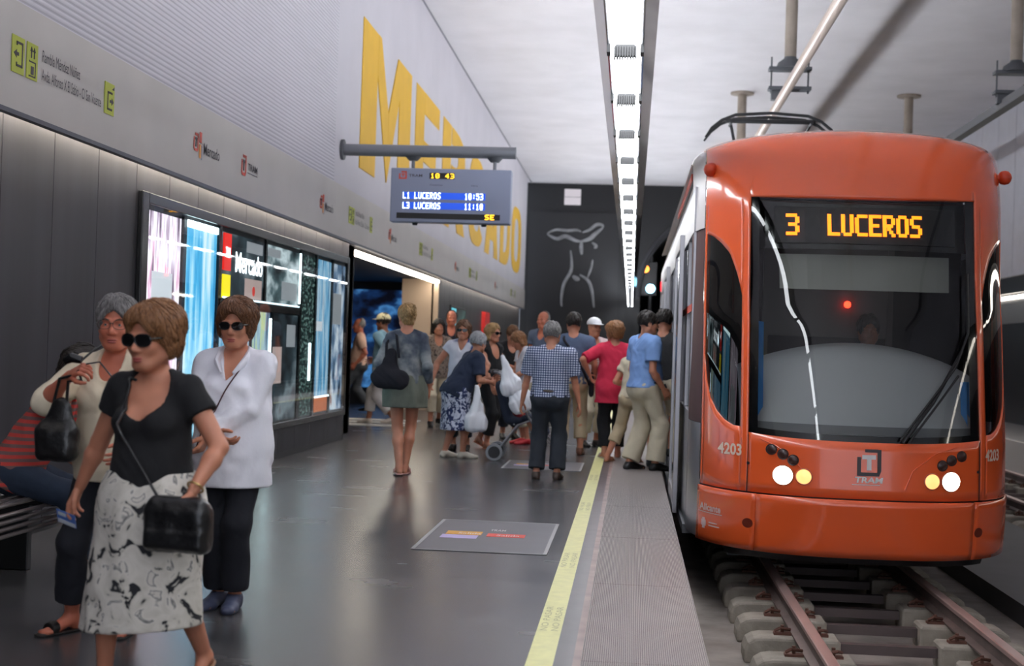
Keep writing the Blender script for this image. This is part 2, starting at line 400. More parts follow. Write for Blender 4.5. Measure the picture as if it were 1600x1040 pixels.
# white notice and mural of a dancer on the end wall
pn = empty('wall_notice', (-2.24, ENDY-.05, 6.42), 0, 'small white square notice high on the dark end wall', 'notice')
MB().box(-.29,.29,0,.05,0,.27).build('panel', mat('notice_white', (206,198,200), .5, emit=.25), pn)
MB().box(-.29,.29,0,.05,.29,.56).build('panel', MATS['notice_white'], pn)
fig = empty('wall_mural', (-2.0, ENDY-.02, 1.2), 0, 'dark mural on the end wall with a pale outline of a figure with raised arms', 'mural')
MB().box(-1.75, 1.45, -.03, .0, 0, 4.95).build('panel', mat('mural_black', (19,19,22), .5), fig)
chalk = mat('chalk_grey', (120,120,122), .8, var=.35, vs=4, emit=.12)
def stroke(pts, r):
    out = []
    P = [Vector((x+2.0, -.045, z-1.2)) for x, z in pts]
    for i in range(len(P)-1):
        for k in range(5):
            t = k/5; a = P[max(i-1,0)]; b = P[i]; c = P[i+1]; d = P[min(i+2,len(P)-1)]
            out.append(.5*((2*b)+(c-a)*t+(2*a-5*b+4*c-d)*t*t+(3*b-a-3*c+d)*t**3))
    out.append(P[-1]); MB().tube(out, [1.35*r*(.35+.65*math.sin(PI*(i+.5)/len(out))) for i in range(len(out))], 6).build('outline', chalk, fig, smooth=True)
stroke([(-3.1,5.38),(-2.8,5.52),(-2.4,5.50),(-2.05,5.53),(-1.9,5.47)], .045)
stroke([(-3.1,5.36),(-2.75,5.2),(-2.45,5.3),(-2.1,5.16),(-1.88,5.12)], .06)
stroke([(-1.9,5.13),(-1.6,5.22),(-1.4,5.4),(-1.15,5.62)], .065)
stroke([(-1.85,5.45),(-1.6,5.55),(-1.35,5.74),(-1.15,5.72),(-1.15,5.6)], .05)
stroke([(-1.87,5.12),(-1.88,4.9),(-1.85,4.66)], .06)
stroke([(-1.5,5.1),(-1.35,4.98),(-1.42,4.9)], .05)
stroke([(-2.25,4.8),(-2.2,4.4),(-2.22,4.05),(-2.45,3.6),(-2.52,3.1),(-2.5,2.8)], .05)
stroke([(-1.46,4.5),(-1.5,4.2),(-1.62,3.85)], .035)
stroke([(-1.9,3.95),(-1.6,3.75),(-1.45,3.4),(-1.36,2.8)], .05)
stroke([(-2.15,3.9),(-2.0,3.8),(-1.9,3.82)], .07)
# signal lamps in the tunnel mouth
sg = empty('signal_lamp', (.62, ENDY+.6, 0), 0, 'small signal post with an orange and a pale blue light at the tunnel mouth', 'signal')
MB().tube([(0,0,-.6),(0,0,4.7)], .06, 8).build('post', mat('post_grey', (60,60,62), .6), sg)
MB().lathe((0,-.1,3.55), [(.0,-.06),(.15,-.05),(.16,0),(0,.01)], 16, 'y').build('lens', mat('lens_blue', (150,220,255), .3, emit=9), sg, label='pale blue lens')
MB().lathe((-.2,-.1,4.25), [(.0,-.06),(.12,-.05),(.13,0),(0,.01)], 16, 'y').build('lens', mat('lens_orange', (255,140,50), .3, emit=5), sg, label='orange lens')
MB().box(-.35,.22,-.09,.1,3.3,4.5).build('housing', mat('black_frame', (14,14,16), .35), sg, bevel=.02)

# ---- long luminaire over the platform edge
sl = empty('strip_light', (-.076, 0, 2.85), 0, 'long suspended line of white tube lights with mirrored side panels over the platform edge', 'light')
PITCHY = 1.361; ys0 = 7.035 - 13*PITCHY
DIF = mat('lamp_diffuser', (246,250,255), .4, emit=STRIP_DOWN)
UPL = mat('lamp_upper', (240,246,255), .4, emit=STRIP_UP)
MIR = mat('mirror_steel', (150,150,154), .12, 1)
BLK = mat('clip_black', (24,24,26), .5)
k = 0; y = ys0
while y < 48.6:
    y1 = y+PITCHY
    MB().box(-.079,.079, y+.03, y1-.03, .0, .02).build('diffuser', DIF, sl)
    MB().box(-.06,.06, y+.05, y1-.05, .16, .175).build('upper_lamp', UPL, sl)
    c = MB()
    c.box(-.05,.05,y-.03,y+.03,-.055,.03)
    for q in range(-4,5): c.box(q*.013-.004, q*.013+.004, y-.045, y+.045, -.066, -.01)
    for s in (-1,1): c.box(s*.083-.009, s*.083+.009, y-.05, y+.05, -.045, .05)
    c.build('connector', BLK, sl)
    y = y1; k += 1
for s in (-1, 1):
    MB().prism([(s*.085,-.005),(s*.092,-.005),(s*.158,.15),(s*.15,.155)], lambda u,v,d: (u,d,v), ys0, 48.6).build('reflector', MIR, sl)
hg = MB()
y = ys0+PITCHY*1.5
while y < 48: hg.tube([(0,y,.15),(0,y,HZ-2.86)], .004, 6); y += PITCHY*3
hg.build('suspension_wire', mat('wire_grey', (150,150,150), .5), sl)

# ---- overhead supports
STEEL = mat('painted_steel', (150,138,126), .55, var=.12, vs=6)
STEELD = mat('dark_steel', (88,90,94), .5, .3)
def hanger(x, y, zb, label):
    e = empty('ceiling_hanger', (x, y, 0), 0, label, 'ceiling hanger', None)
    MB().lathe((0,0,0), [(.085,zb),(.085,HZ)], 20).build('pole', STEEL, e, smooth=True)
    MB().lathe((0,0,0), [(.2,zb-.14),(.17,zb-.06),(.09,zb),(.085,zb+.02)], 20).build('flange', STEELD, e, smooth=True)
    MB().box(-.3,.3,-.1,.1,zb-.18,zb-.13).build('crossbar', STEELD, e, bevel=.008)
    MB().box(-.3,.3,-.1,.1,zb-.46,zb-.41).build('crossbar', STEELD, e, bevel=.008)
    for s in (-1,1): MB().tube([(s*.26,0,zb-.5),(s*.26,0,zb+.02)], .012, 8).build('threaded_rod', STEELD, e)
    MB().box(-.26,-.1,-.06,.06,zb-.6,zb-.46).build('clamp', STEELD, e, bevel=.01)
    return e
hanger(2.13, 20.3, 5.56, 'steel hanger pole with double crossbar above the tram roof')
hanger(5.27, 20.3, 5.56, 'steel hanger pole with double crossbar at the upper right corner')
for x in (2.30, 5.96):
    s = MB().lathe((0,0,0), [(.09,5.9),(.09,HZ-.04)], 16).lathe((0,0,0), [(.24,HZ-.04),(.24,HZ-.002)], 16).tube([(0,0,5.94),(0,0,5.75)],.03,8)
    e = empty('ceiling_stub', (x, 31.8, 0), 0, 'pipe stub with round flange on the ceiling %s' % ('behind the pantograph' if x < 3 else 'above the middle of the tram roof'), 'pipe stub')
    MB().lathe((0,0,0), [(.1,5.1),(.1,HZ-.04)], 16).build('pipe', STEEL, e, smooth=True)
    MB().lathe((0,0,0), [(.26,HZ-.045),(.26,HZ-.002)], 16).build('flange', STEEL, e)
cr1 = MB().tube([(1.99, 4, 4.93),(1.99, 46, 4.93)], .066, 14).build('overhead_rail', mat('rail_beige', (186,170,158), .4, .2), smooth=True)
tag(cr1, 'pale beige overhead conductor pipe running above the tram', 'overhead rail')
cr2 = MB().box(5.02,5.16,4,46,4.86,4.94).box(5.07,5.11,4,46,4.94,5.02).build('overhead_rail', STEELD)
tag(cr2, 'dark overhead conductor beam at the upper right, above the far track', 'overhead rail')
for k, yy in enumerate((9.5, 13.0, 17, 24, 28, 34, 40)):
    pass

# ---- sleepers and rails
RAILT = mat('rail_head', (196,168,160), .35, .5, var=.1); RAILB = mat('rail_web', (120,106,100), .6, .4, var=.25)
def rail(x, label):
    prof = [(-.06,-.13),(.06,-.13),(.06,-.118),(.012,-.105),(.012,-.035),(.034,-.028),(.034,-.004),(.028,0),(-.028,0),(-.034,-.004),(-.034,-.028),(-.012,-.035),(-.012,-.105),(-.06,-.118)]
    mb = MB(); n = len(prof)
    vs = [(x+u,yy,-.3+v) for yy in (Y0,ENDY+18) for u,v in prof]
    mb.add(vs, [(i,(i+1)%n,n+(i+1)%n,n+i) for i in range(n)]+[tuple(range(n))]); mb.mi = [1 if i in (6,7,8,5,9) else 0 for i in range(n)]+[0]
    return tag(mb.build('rail', [RAILB, RAILT]), label, 'rail')
rail(1.125, 'left rail of the near track, running out from under the tram')
rail(2.205, 'right rail of the near track, running out from under the tram')
rail(4.66, 'left rail of the far track beyond the tram')
rail(5.74, 'right rail of the far track beyond the tram')
BLOCK = mat('sleeper_concrete', (150,142,130), .85, var=.22, vs=7, bump=.35, bs=50)
TIE = mat('tie_bar', (92,80,78), .6, .3, var=.2)
RUST = mat('rusty_clip', (104,70,58), .7, .3)
def block_mesh(s):
    # outer end rounded, inner end square; s=+1 mirrors
    prof = [(-.36,-.6),(-.36,-.52),(-.34,-.47),(-.30,-.445),(-.25,-.435),(.22,-.435),(.235,-.45),(.235,-.6)]
    m = MB(); m.prism([(u*s,v) for u,v in prof], lambda u,v,d: (u,d,v), -.13, .13); return m
e0 = empty('sleeper', (1.665, 7.15, 0), 0)
for s in (1,-1):
    b_ = block_mesh(s); b_.v = [(v[0]-.54*s, v[1], v[2]) for v in b_.v]; b_.build('concrete_block', BLOCK, e0, bevel=.018)
MB().box(-.32,.32,-.035,.035,-.53,-.47).build('tie_bar', TIE, e0)
for s in (1,-1):
    for q in (-1,1):
        c = MB(); x = -.54*s+q*.115
        c.box(x-.055,x+.055,-.03,.03,-.437,-.42).tube([(x-.05,-.02,-.41),(x+.02*q,-.03,-.39),(x+.05,.02,-.405)],.011,6).tube([(x,0,-.43),(x,0,-.375)],.012,8)
        c.build('rail_clip', RUST, e0)
def copy_tree(o, parent=None):
    c = o.copy(); COL.objects.link(c); c.parent = parent
    for ch in o.children: copy_tree(ch, c)
    return c
tag(e0, None, 'sleeper', 'sleepers of the near track')
near = []
for k in range(13):
    c = e0 if k == 0 else copy_tree(e0); c.location.y = 7.15+.632*k
    c['label'] = 'twin-block concrete sleeper under the rails in front of and below the tram'
for k in range(24):
    c = copy_tree(e0); c.location = (5.2, 13.0+.632*k, 0); c['group'] = 'sleepers of the far track'
    c['label'] = 'twin-block concrete sleeper of the far track beyond the tram'

# ---- bench
bn = empty('bench', (-3.4, 6.9, 0), 0, 'long metal rod bench against the dark wall under the seated man', 'bench')
BM = mat('bench_steel', (150,142,140), .3, .7)
st = MB()
for k in range(9): st.tube([(-.33+k*.075,-2.6,.44),(-.33+k*.075,.95,.44)], .013, 8)
st.build('seat_rods', BM, bn, smooth=True)
fr = MB()
for z in (.41,.375,.34,.305): fr.tube([(.34,-2.6,z),(.34,.95,z)], .011, 8)
fr.build('front_rods', BM, bn, smooth=True)
for yy in (-2.2,-.6,.7):
    MB().box(-.38,.33,yy-.03,yy+.03,.36,.425).box(-.1,.1,yy-.03,yy+.03,0,.36).build('leg', mat('black_frame', (14,14,16), .35), bn, bevel=.005)

# ---- floor mats (stuck signs)
def floor_sign(y0, y1, x0, x1, label):
    e = empty('floor_sign', ((x0+x1)/2, (y0+y1)/2, 0), 0, label, 'floor sign')
    w, h = (x1-x0)/2, (y1-y0)/2
    MB().box(-w,w,-h,h,0,.004).build('sheet', mat('sign_grey', (104,102,106), .4, var=.06), e)
    b = MB()
    for s in (-1,1): b.box(s*w-.012,s*w+.012,-h,h,.004,.0055)
    b.box(-w,w,-h-.006,-h+.008,.004,.0055).box(-w,w,h-.008,h+.006,.004,.0055); b.build('border', mat('sign_border', (168,166,166), .5), e)
    MB().box(-.74*w,-.16*w,-.02*h,.2*h,.004,.006).build('bar', mat('bar_yellow', (226,164,60), .5), e, label='yellow bar')
    MB().box(-.78*w,-.19*w,-.26*h,-.04*h,.004,.006).build('bar', mat('bar_lilac', (196,180,224), .5), e, label='lilac bar')
    MB().box(-.06*w,.56*w,-.08*h,.12*h,.004,.006).build('bar', mat('bar_red', (226,76,60), .5), e, label='red bar')
    l = MB(); 
    text_into(l, 'TRAM', lambda u,v,d: (-.06*w+u, .28*h+v, .0062), width=.11, height=.09, bold=.01)
    text_into(l, 'Salida', lambda u,v,d: (.1*w+u, -.04*h+v, .0066), width=.16, height=.08)
    text_into(l, 'Salida', lambda u,v,d: (-.54*w+u, .02*h+v, .0066), width=.16, height=.08)
    l.build('lettering', mat('ink_white', (226,222,222), .5), e)
floor_sign(9.02, 10.61, -1.365, -.508, 'grey floor sign with yellow, lilac and red bars in the open floor')
floor_sign(15.27, 16.4, -1.36, -.51, 'grey floor sign with coloured bars behind the feet of the man in the checked shirt')
# ============================================================ WALL LETTERING AND SIGNS
GOLD = mat('wall_yellow', (226,178,50), .6, var=.04)
wl = empty('wall_lettering', (WX, 30, 3.66), 0, 'huge yellow MERCADO lettering on the white upper wall', 'wall lettering')
def ring(mb, cy, z0, z1, ry, th, tz, a0, a1, D, n=28):
    rz = (z1-z0)/2; cz_ = (z0+z1)/2; vs = []; fs = []
    def se(a, r_y, r_z):   # squarish oval
        c, s = math.cos(a), math.sin(a); p = 2/3.0
        return cy + r_y*math.copysign(abs(c)**p, c), cz_ + r_z*math.copysign(abs(s)**p, s)
    for k in range(n+1):
        a = a0+(a1-a0)*k/n; o = se(a, ry, rz); i = se(a, ry-th, rz-tz)
        for d in D: vs += [(d, *o), (d, *i)]
    for k in range(n):
        b = k*4; q = b+4
        fs += [(b,b+1,q+1,q),(b+2,q+2,q+3,b+3),(b,q,q+2,b+2),(b+1,b+3,q+3,q+1)]
    fs += [(0,2,3,1),(n*4,n*4+1,n*4+3,n*4+2)]
    mb.add(vs, fs)
def letter(ch, y0, y1):
    m = MB(); z0, z1 = 0.0, 2.03; D = (0.002, .012); w = y1-y0
    f = lambda u, v, d: (d, y0-30+u*w, z0+v*(z1-z0))
    cnt = [0]
    def P(pts): cnt[0] += 1; m.prism(pts, f, D[0], D[1]+.0012*cnt[0])
    if ch == 'M':
        P([(0,0),(.27,0),(.27,1),(0,1)]); P([(.73,0),(1,0),(1,1),(.73,1)])
        P([(.27,1),(.27,.72),(.5,.02),(.5,.52),(.32,1)]); P([(.73,1),(.68,1),(.5,.52),(.5,.02),(.73,.72)])
    if ch == 'E':
        P([(0,0),(.34,0),(.34,1),(0,1)])
        for a in (0,.41,.82): P([(.34,a),(1 if a != .41 else .88,a),(1 if a != .41 else .88,a+.18),(.34,a+.18)])
    if ch == 'R':
        P([(0,0),(.32,0),(.32,1),(0,1)])
        ring(m, y0-30+.36*w, .46*2.03, 2.03, .6*w, .3*w, .34, -PI/2, PI/2, D)
        P([(.42,.5),(.72,.5),(1.02,0),(.68,0)])
    if ch == 'C': ring(m, y0-30+.5*w, 0, 2.03, .5*w, .28*w, .34, R(38), R(322), D)
    if ch == 'O': ring(m, y0-30+.5*w, 0, 2.03, .5*w, .28*w, .34, 0, 2*PI, D, 40)
    if ch == 'D':
        P([(0,0),(.32,0),(.32,1),(0,1)]); ring(m, y0-30+.3*w, 0, 2.03, .7*w, .3*w, .34, -PI/2, PI/2, D)
    if ch == 'A':
        P([(0,0),(.3,0),(.62,1),(.36,1)]); P([(.7,0),(1,0),(.64,1),(.38,1)]); P([(.2,.2),(.8,.2),(.74,.38),(.26,.38)])
    m.build('letter', GOLD, wl)
for ch, a, b in (('M',18.62,22.75),('E',23.3,26.1),('R',26.7,30.4),('C',31.2,34.4),('A',34.8,38.2),('D',38.8,41.9),('O',42.4,46.0)): letter(ch, a, b)

FX = WX+.018
SG = mat('sign_lime', (186,194,70), .5); INK = mat('sign_ink', (72,66,70), .6); REDI = mat('sign_red', (214,88,70), .5)
ORI = mat('sign_orange', (232,160,84), .5); GRI = mat('sign_greyblue', (170,168,180), .5)
def fr_fn(y0, z0): return lambda u, v, d: (FX+d-WX, u+y0, v+z0)
def outline_rect(mb, fn, u0, v0, u1, v1, t, gap=None):
    for a in ([(u0,v0),(u1,v0),(u1,v0+t),(u0,v0+t)], [(u0,v1-t),(u1,v1-t),(u1,v1),(u0,v1)], [(u1-t,v0),(u1,v0),(u1,v1),(u1-t,v1)]): mb.prism(a, fn, .004, .006)
    vm = (v0+v1)/2
    for a in ([(u0,v0),(u0+t,v0),(u0+t,vm-.05),(u0,vm-.05)], [(u0,vm+.05),(u0+t,vm+.05),(u0+t,v1),(u0,v1)]): mb.prism(a, fn, .004, .006)
def exit_sign(y0, label):
    e = empty('direction_sign', (WX, y0, 0), 0, label, 'direction sign')
    f = fr_fn(0, 0); I = MB()
    p = lambda a, b, name: MB().prism([(a,2.86),(b,2.86),(b,3.08),(a,3.08)], f, 0, .004).build(name, SG, e)
    p(0, .17, 'pictogram_panel'); p(.205, .36, 'pictogram_panel'); p(1.47, 1.65, 'pictogram_panel')
    outline_rect(I, f, .055,2.90,.145,3.05,.014)
    I.prism([(.02,2.975),(.06,3.0),(.06,2.985),(.09,2.985),(.09,2.965),(.06,2.965),(.06,2.95)], f, .004, .006)
    # lift pictogram: two arrows above a person in a box
    outline_rect(I, f, .235,2.875,.33,2.97,.008)
    I.prism([(.262,2.89),(.302,2.89),(.302,2.94),(.262,2.94)], f, .004,.006)
    for k in (.258,.298): I.prism([(k,2.99),(k+.014,2.99),(k+.014,3.04),(k,3.04)], f, .004,.006).prism([(k-.012,3.03),(k+.026,3.03),(k+.007,3.06)], f, .004,.006)
    outline_rect(I, lambda u,v,d: f(3.12-u,v,d), 1.51,2.89,1.60,3.02,.014)
    I.prism([(1.635,2.955),(1.60,2.98),(1.60,2.965),(1.565,2.965),(1.565,2.945),(1.60,2.945),(1.60,2.93)], f, .004,.006)
    I.prism([(1.60,3.04),(1.64,3.04),(1.64,3.065)], f, .004,.006)
    text_into(I, 'Rambla Méndez Núñez', lambda u,v,d: f(.43+u, 3.0+v, d), width=.60, height=.072, d=.002)
    text_into(I, 'Avda. Alfonso X El Sabio - C/ San Vicente', lambda u,v,d: f(.43+u, 2.885+v, d), width=.98, height=.072, d=.002)
    I.build('lettering', INK, e)
def t_logo(e, f, u, v, s, name='emblem'):
    m = MB(); w = .018*s
    # open rounded frame round a capital T
    for a in ([(0,.02),(.02,0),(.10,0),(.12,.02),(.12,.145),(.12-.02,.145),(.12-.02,.03),(.09,.02),(.03,.02),(.02,.03),(.02,.11),(0,.11)],
              [(.035,.125),(.12,.125),(.12,.145),(.035,.145)]):
        m.prism([(u+x*s, v+z*s) for x, z in a], f, .0, .003)
    m.build(name, REDI, e)
    MB().prism([(u+x*s, v+z*s) for x, z in [(.05,.035),(.07,.035),(.07,.09),(.09,.09),(.09,.11),(.03,.11),(.03,.09),(.05,.09)]], f, 0, .003).build('emblem_letter', INK, e)
def mercado_sign(y0, label, z0=0):
    e = empty('station_sign', (WX, y0, 0), 0, label, 'station sign'); f = fr_fn(0, z0)
    t_logo(e, f, 0, 2.885, 1.05)
    for a, b, c, d, mm in ((.155,2.97,.215,3.06,REDI),(.155,2.84,.2,2.955,ORI),(.215,2.83,.24,2.95,GRI)):
        MB().prism([(a,b),(c,b),(c,d),(a,d)], f, 0, .003).build('colour_bar', mm, e)
    m = MB(); text_into(m, 'Mercado', lambda u,v,d: f(.28+u, 2.885+v, d), width=.46, height=.10, d=.002, bold=.006); m.build('lettering', INK, e)
def tram_sign(y0, label):
    e = empty('operator_sign', (WX, y0, 0), 0, label, 'operator sign'); f = fr_fn(0, 0)
    t_logo(e, f, 0, 2.86, 1.35)
    m = MB(); text_into(m, 'TRAM', lambda u,v,d: f(.22+u, 2.93+v, d), width=.34, height=.065, d=.002, bold=.012)
    m.prism([(.22,2.90),(.56,2.90),(.56,2.905),(.22,2.905)], f, .0, .003); m.build('lettering', INK, e)
exit_sign(8.02, 'lime exit and lift pictograms with street names, nearest the camera on the beige frieze')
mercado_sign(11.5, 'Mercado station sign with coloured bars above the left end of the lit display case')
tram_sign(12.95, 'TRAM operator sign on the frieze above the lit display case')
mercado_sign(16.3, 'Mercado station sign on the frieze above the right end of the display case')
exit_sign(18.0, 'lime exit sign with street names beneath the wall end of the hanging display arm')
mercado_sign(21.0, 'Mercado station sign on the frieze just left of the hanging departure board')
exit_sign(24.1, 'lime exit sign on the frieze below the hanging departure board')
mercado_sign(29.0, 'small Mercado sign on the frieze over the red panel')
exit_sign(31.6, 'lime exit sign on the frieze under the letter A of the yellow lettering')
mercado_sign(37.6, 'tiny Mercado sign on the frieze under the letter D of the yellow lettering')
exit_sign(42.6, 'last lime exit sign at the far end of the frieze')

# ============================================================ DEPARTURE BOARD on its arm
ay = 17.5
arm = empty('bracket_arm', (WX, ay, 3.74), 0, 'grey steel tube arm reaching out from the white wall and carrying the departure board', 'bracket arm')
MB().lathe((0,0,0), [(.075,0),(.075,2.21)], 20, 'x').build('tube', mat('arm_grey', (128,130,136), .4, .5), arm, smooth=True)
MB().lathe((0,0,0), [(.13,.0),(.13,.035)], 20, 'x').build('wall_plate', STEELD, arm)
for x in (.92, 1.95):
    MB().lathe((x,0,-.23), [(.022,0),(.022,.2)], 12).build('drop_rod', MATS['arm_grey'], arm, smooth=True)
    MB().lathe((x,0,-.12), [(.055,0),(.1,.05)], 16).build('collar', STEELD, arm, smooth=True)
bd = empty('departure_board', (-2.305, ay, 2.84), 0, 'hanging grey departure board with blue and amber lit rows', 'departure board')
MB().box(-.755,.755,-.1,.1,0,.675).build('casing', mat('board_grey', (146,152,172), .35, .2), bd, bevel=.012)
F = lambda u, v, d: (u, -.1-d, v)
MB().box(-.27,.045,-.106,-.1,.545,.62).build('clock_window', mat('display_black', (22,18,16), .4), bd)
MB().box(-.67,.63,-.106,-.1,.045,.115).build('ticker_window', MATS['display_black'], bd)
BLUE = mat('lcd_blue', (30,74,190), .4, emit=.9); WHI = mat('lcd_white', (225,240,255), .4, emit=2.6); AMB = mat('led_amber', (255,196,40), .4, emit=2.4)
for z in (.29,.165): MB().box(-.60,.44,-.106,-.1,z,z+.085).build('row_window', BLUE, bd)
m = MB(); dots(m, '10 43', F, .048,.062,.062, .006); m.v = [(v[0]-.255, v[1], v[2]+.552) for v in m.v]; m.build('digits', AMB, bd)
for z, s in ((.293,'L1 LUCEROS      10:53'),(.168,'L3 LUCEROS      11:10')):
    m = MB(); dots(m, s, F, .036,.078,.0485, .006, 1.1); m.v = [(v[0]-.595, v[1], v[2]+z) for v in m.v]; m.build('row_text', WHI, bd)
m = MB(); dots(m, 'SE', F, .052,.062,.066, .006, 1.15); m.v = [(v[0]+.44, v[1], v[2]+.049) for v in m.v]; m.build('ticker_text', AMB, bd)
m = MB(); text_into(m, 'TRAM', lambda u,v,d: F(-.53+u,.565+v,.002), width=.17, height=.035, bold=.01)
text_into(m, 'Destino', lambda u,v,d: F(-.26+u,.46+v,.002), width=.16, height=.02); text_into(m, 'Hora', lambda u,v,d: F(.26+u,.46+v,.002), width=.08, height=.02)
m.build('lettering', INK, bd)
m = MB()
for a in ([(0,.0),(.1,0),(.1,.1),(.08,.1),(.08,.02),(.02,.02),(.02,.07),(0,.07)], [(.03,.08),(.1,.08),(.1,.1),(.03,.1)], [(.045,.03),(.06,.03),(.06,.055),(.075,.055),(.075,.07),(.03,.07),(.03,.055),(.045,.055)]):
    m.prism([(x-.655, z+.535) for x, z in a], F, .001, .003)
m.build('emblem', REDI, bd)
for x in (-.45,.42): MB().lathe((x,0,-.03), [(.03,0),(.04,.03)], 10).build('glands', MATS['black_frame'], bd)

# ============================================================ LIT DISPLAY CASE on the lower wall
dc = empty('display_case', (LX, 14.7, .34), 0, 'long black framed display case of backlit posters set on the dark wall behind the women', 'display case')
BF = mat('case_black', (16,17,20), .25); 
def cy(y): return y-14.7
fr = MB()
fr.box(0,.045,cy(10.66),cy(10.80),0,2.11).box(0,.045,cy(18.62),cy(18.74),0,2.11)
fr.box(0,.045,cy(10.80),cy(18.62),2.02,2.11).box(0,.045,cy(10.80),cy(18.62),0,.07)
fr.build('frame', BF, dc, bevel=.008)
MB().box(-.05,.006,cy(10.82),cy(18.62),.07,2.02).build('back_panel', mat('case_inner', (22,24,28), .5), dc)
def poster(y0, y1, z0, z1, m, name='poster'):
    return MB().box(.007,.012,cy(y0),cy(y1),z0,z1).build(name, m, dc)
def pst(n, stops, st=(1,1,1), sc=2.5, e=1.9, d=4, kind='noise', dist=0): return ramp_pattern(n, kind, sc, stops, emit=e, stretch=st, detail=d, distortion=dist)
p1 = pst('poster_mauve', [(.30,(60,50,66)),(.42,(168,150,170)),(.52,(226,222,232)),(.62,(196,150,176)),(.72,(90,84,100))], (1,5,.8), 2.2)
p2 = pst('poster_cyan', [(.30,(30,110,170)),(.45,(74,176,226)),(.55,(150,214,240)),(.68,(220,240,250))], (1,3.5,.5), 1.8, 1.35)
p3 = pst('poster_dark', [(.40,(14,18,22)),(.54,(44,58,64)),(.64,(110,124,130)),(.76,(60,40,44))], (1,1,1.6), 1.3, 1.2)
p4 = pst('poster_street', [(.34,(22,28,32)),(.46,(70,90,94)),(.60,(190,206,210)),(.74,(60,80,80))], (1,1,2), 1.5, 1.4)
p5 = pst('poster_green', [(.40,(10,24,26)),(.54,(22,52,50)),(.62,(150,190,180)),(.7,(20,60,54))], (1,3,6), 4.5, .8)
p6 = pst('poster_skyblue', [(.32,(40,90,130)),(.46,(96,166,206)),(.60,(190,214,226)),(.72,(70,110,150))], (1,6,.5), 2.2, 1.2)
p7 = pst('poster_city', [(.36,(20,30,44)),(.48,(90,120,150)),(.60,(200,214,224)),(.72,(130,90,76))], (1,2,1.2), 1.8, 1.3)
TUBE = mat('case_tube', (220,250,255), .3, emit=7)
poster(10.86,11.70,.09,1.98,p1); poster(11.82,12.74,.09,1.98,p2)
MB().box(.013,.03,cy(11.84),cy(12.72),1.93,1.99).build('case_tube', TUBE, dc)
poster(12.86,14.42,1.36,1.98,p3); poster(14.52,15.98,1.36,1.98,p4)
poster(12.86,13.95,.09,1.26,p6); poster(14.0,14.75,.09,1.26,pst('poster_pale', [(.34,(60,90,120)),(.5,(170,200,214)),(.6,(200,220,150)),(.7,(150,190,220))], (1,4,.6), 2, 1.1)); poster(14.85,16.0,.09,1.26,p3)
poster(16.15,16.82,.09,1.98,p5); poster(16.88,17.72,.3,1.98,p6); poster(16.88,17.72,.1,.3,mat('poster_orange',(196,110,64),.5,emit=.8,ecol=(196,110,64),var=.2))
poster(17.80,18.6,.09,1.98,p7)
mu_ = MB()
for y in (10.80, 11.76, 12.80, 16.06, 16.85, 17.76): mu_.box(.006,.032,cy(y)-.04,cy(y)+.04,.05,2.04)
mu_.box(.006,.032,cy(12.8),cy(16.06),1.27,1.35); mu_.box(.006,.03,cy(14.44),cy(14.50),1.35,2.03).box(.006,.03,cy(13.96),cy(14.0),.07,1.27).box(.006,.03,cy(14.77),cy(14.83),.07,1.27)
mu_.build('mullions', BF, dc)
tb = [(12.9,15.95,1.355,1.37),(16.9,17.7,.28,.30)]
for a,b,c,d in tb: MB().box(.034,.040,cy(a),cy(b),c,d).build('case_tube', mat('case_tube_soft', (220,246,255), .3, emit=3.0), dc)
for y, z0, z1 in ((16.02,1.4,1.98),(14.74,.12,1.2),(16.62,.5,.95)): MB().box(.013,.03,cy(y)-.02,cy(y)+.02,z0,z1).build('case_tube', TUBE, dc)
MB().box(.013,.03,cy(12.93),cy(13.16),1.62,1.97).build('red_label', mat('case_red', (230,40,30), .4, emit=1.1), dc)
MB().box(.013,.03,cy(12.93),cy(13.16),1.36,1.58).build('yellow_label', mat('case_yellow', (240,220,30), .4, emit=1.3), dc)
for a,b,c,d,mm in ((13.75,14.36,1.84,1.95,'paper_grey'),(13.72,14.36,1.38,1.58,'paper_warm'),(14.58,15.1,1.86,1.95,'paper_grey'),(15.2,15.9,1.42,1.62,'paper_grey'),(14.9,15.3,.5,.9,'paper_warm'),(15.5,15.9,.9,1.15,'paper_grey'),(16.9,17.3,1.1,1.22,'paper_white'),(17.9,18.4,1.2,1.6,'paper_grey'),(11.0,11.5,.9,1.5,'paper_white')):
    MB().box(.0125,.0145,cy(a),cy(b),c,d).build('printed_area', mat(mm, {'paper_grey':(150,156,160),'paper_warm':(186,166,160),'paper_white':(222,230,236)}[mm], .5, emit=.8, ecol={'paper_grey':(150,156,160),'paper_warm':(186,166,160),'paper_white':(222,230,236)}[mm]), dc)
MB().lathe((.016,cy(14.05),1.46), [(.0,-.001),(.05,-.001),(.05,.001),(0,.001)], 16, 'x').build('red_roundel', mat('roundel_red', (214,60,50), .5, emit=.8), dc)
l = MB(); text_into(l, 'Mercado', lambda u,v,d: (.020, cy(13.35)+u, 1.62+v), width=1.0, height=.2, bold=.02)
text_into(l, 'TRAM', lambda u,v,d: (.033, cy(12.97)+u, 1.74+v), width=.15, height=.1, bold=.02)
l.build('lettering', mat('case_white', (240,250,255), .4, emit=3.2), dc)
PANE = tint_glass('clear_pane', (.93,.96,.97), .02)
MB().grid([[(.043,cy(y),z) for y in (10.82,14.7,18.62)] for z in (.07,2.02)]).build('glass_pane', PANE, dc)
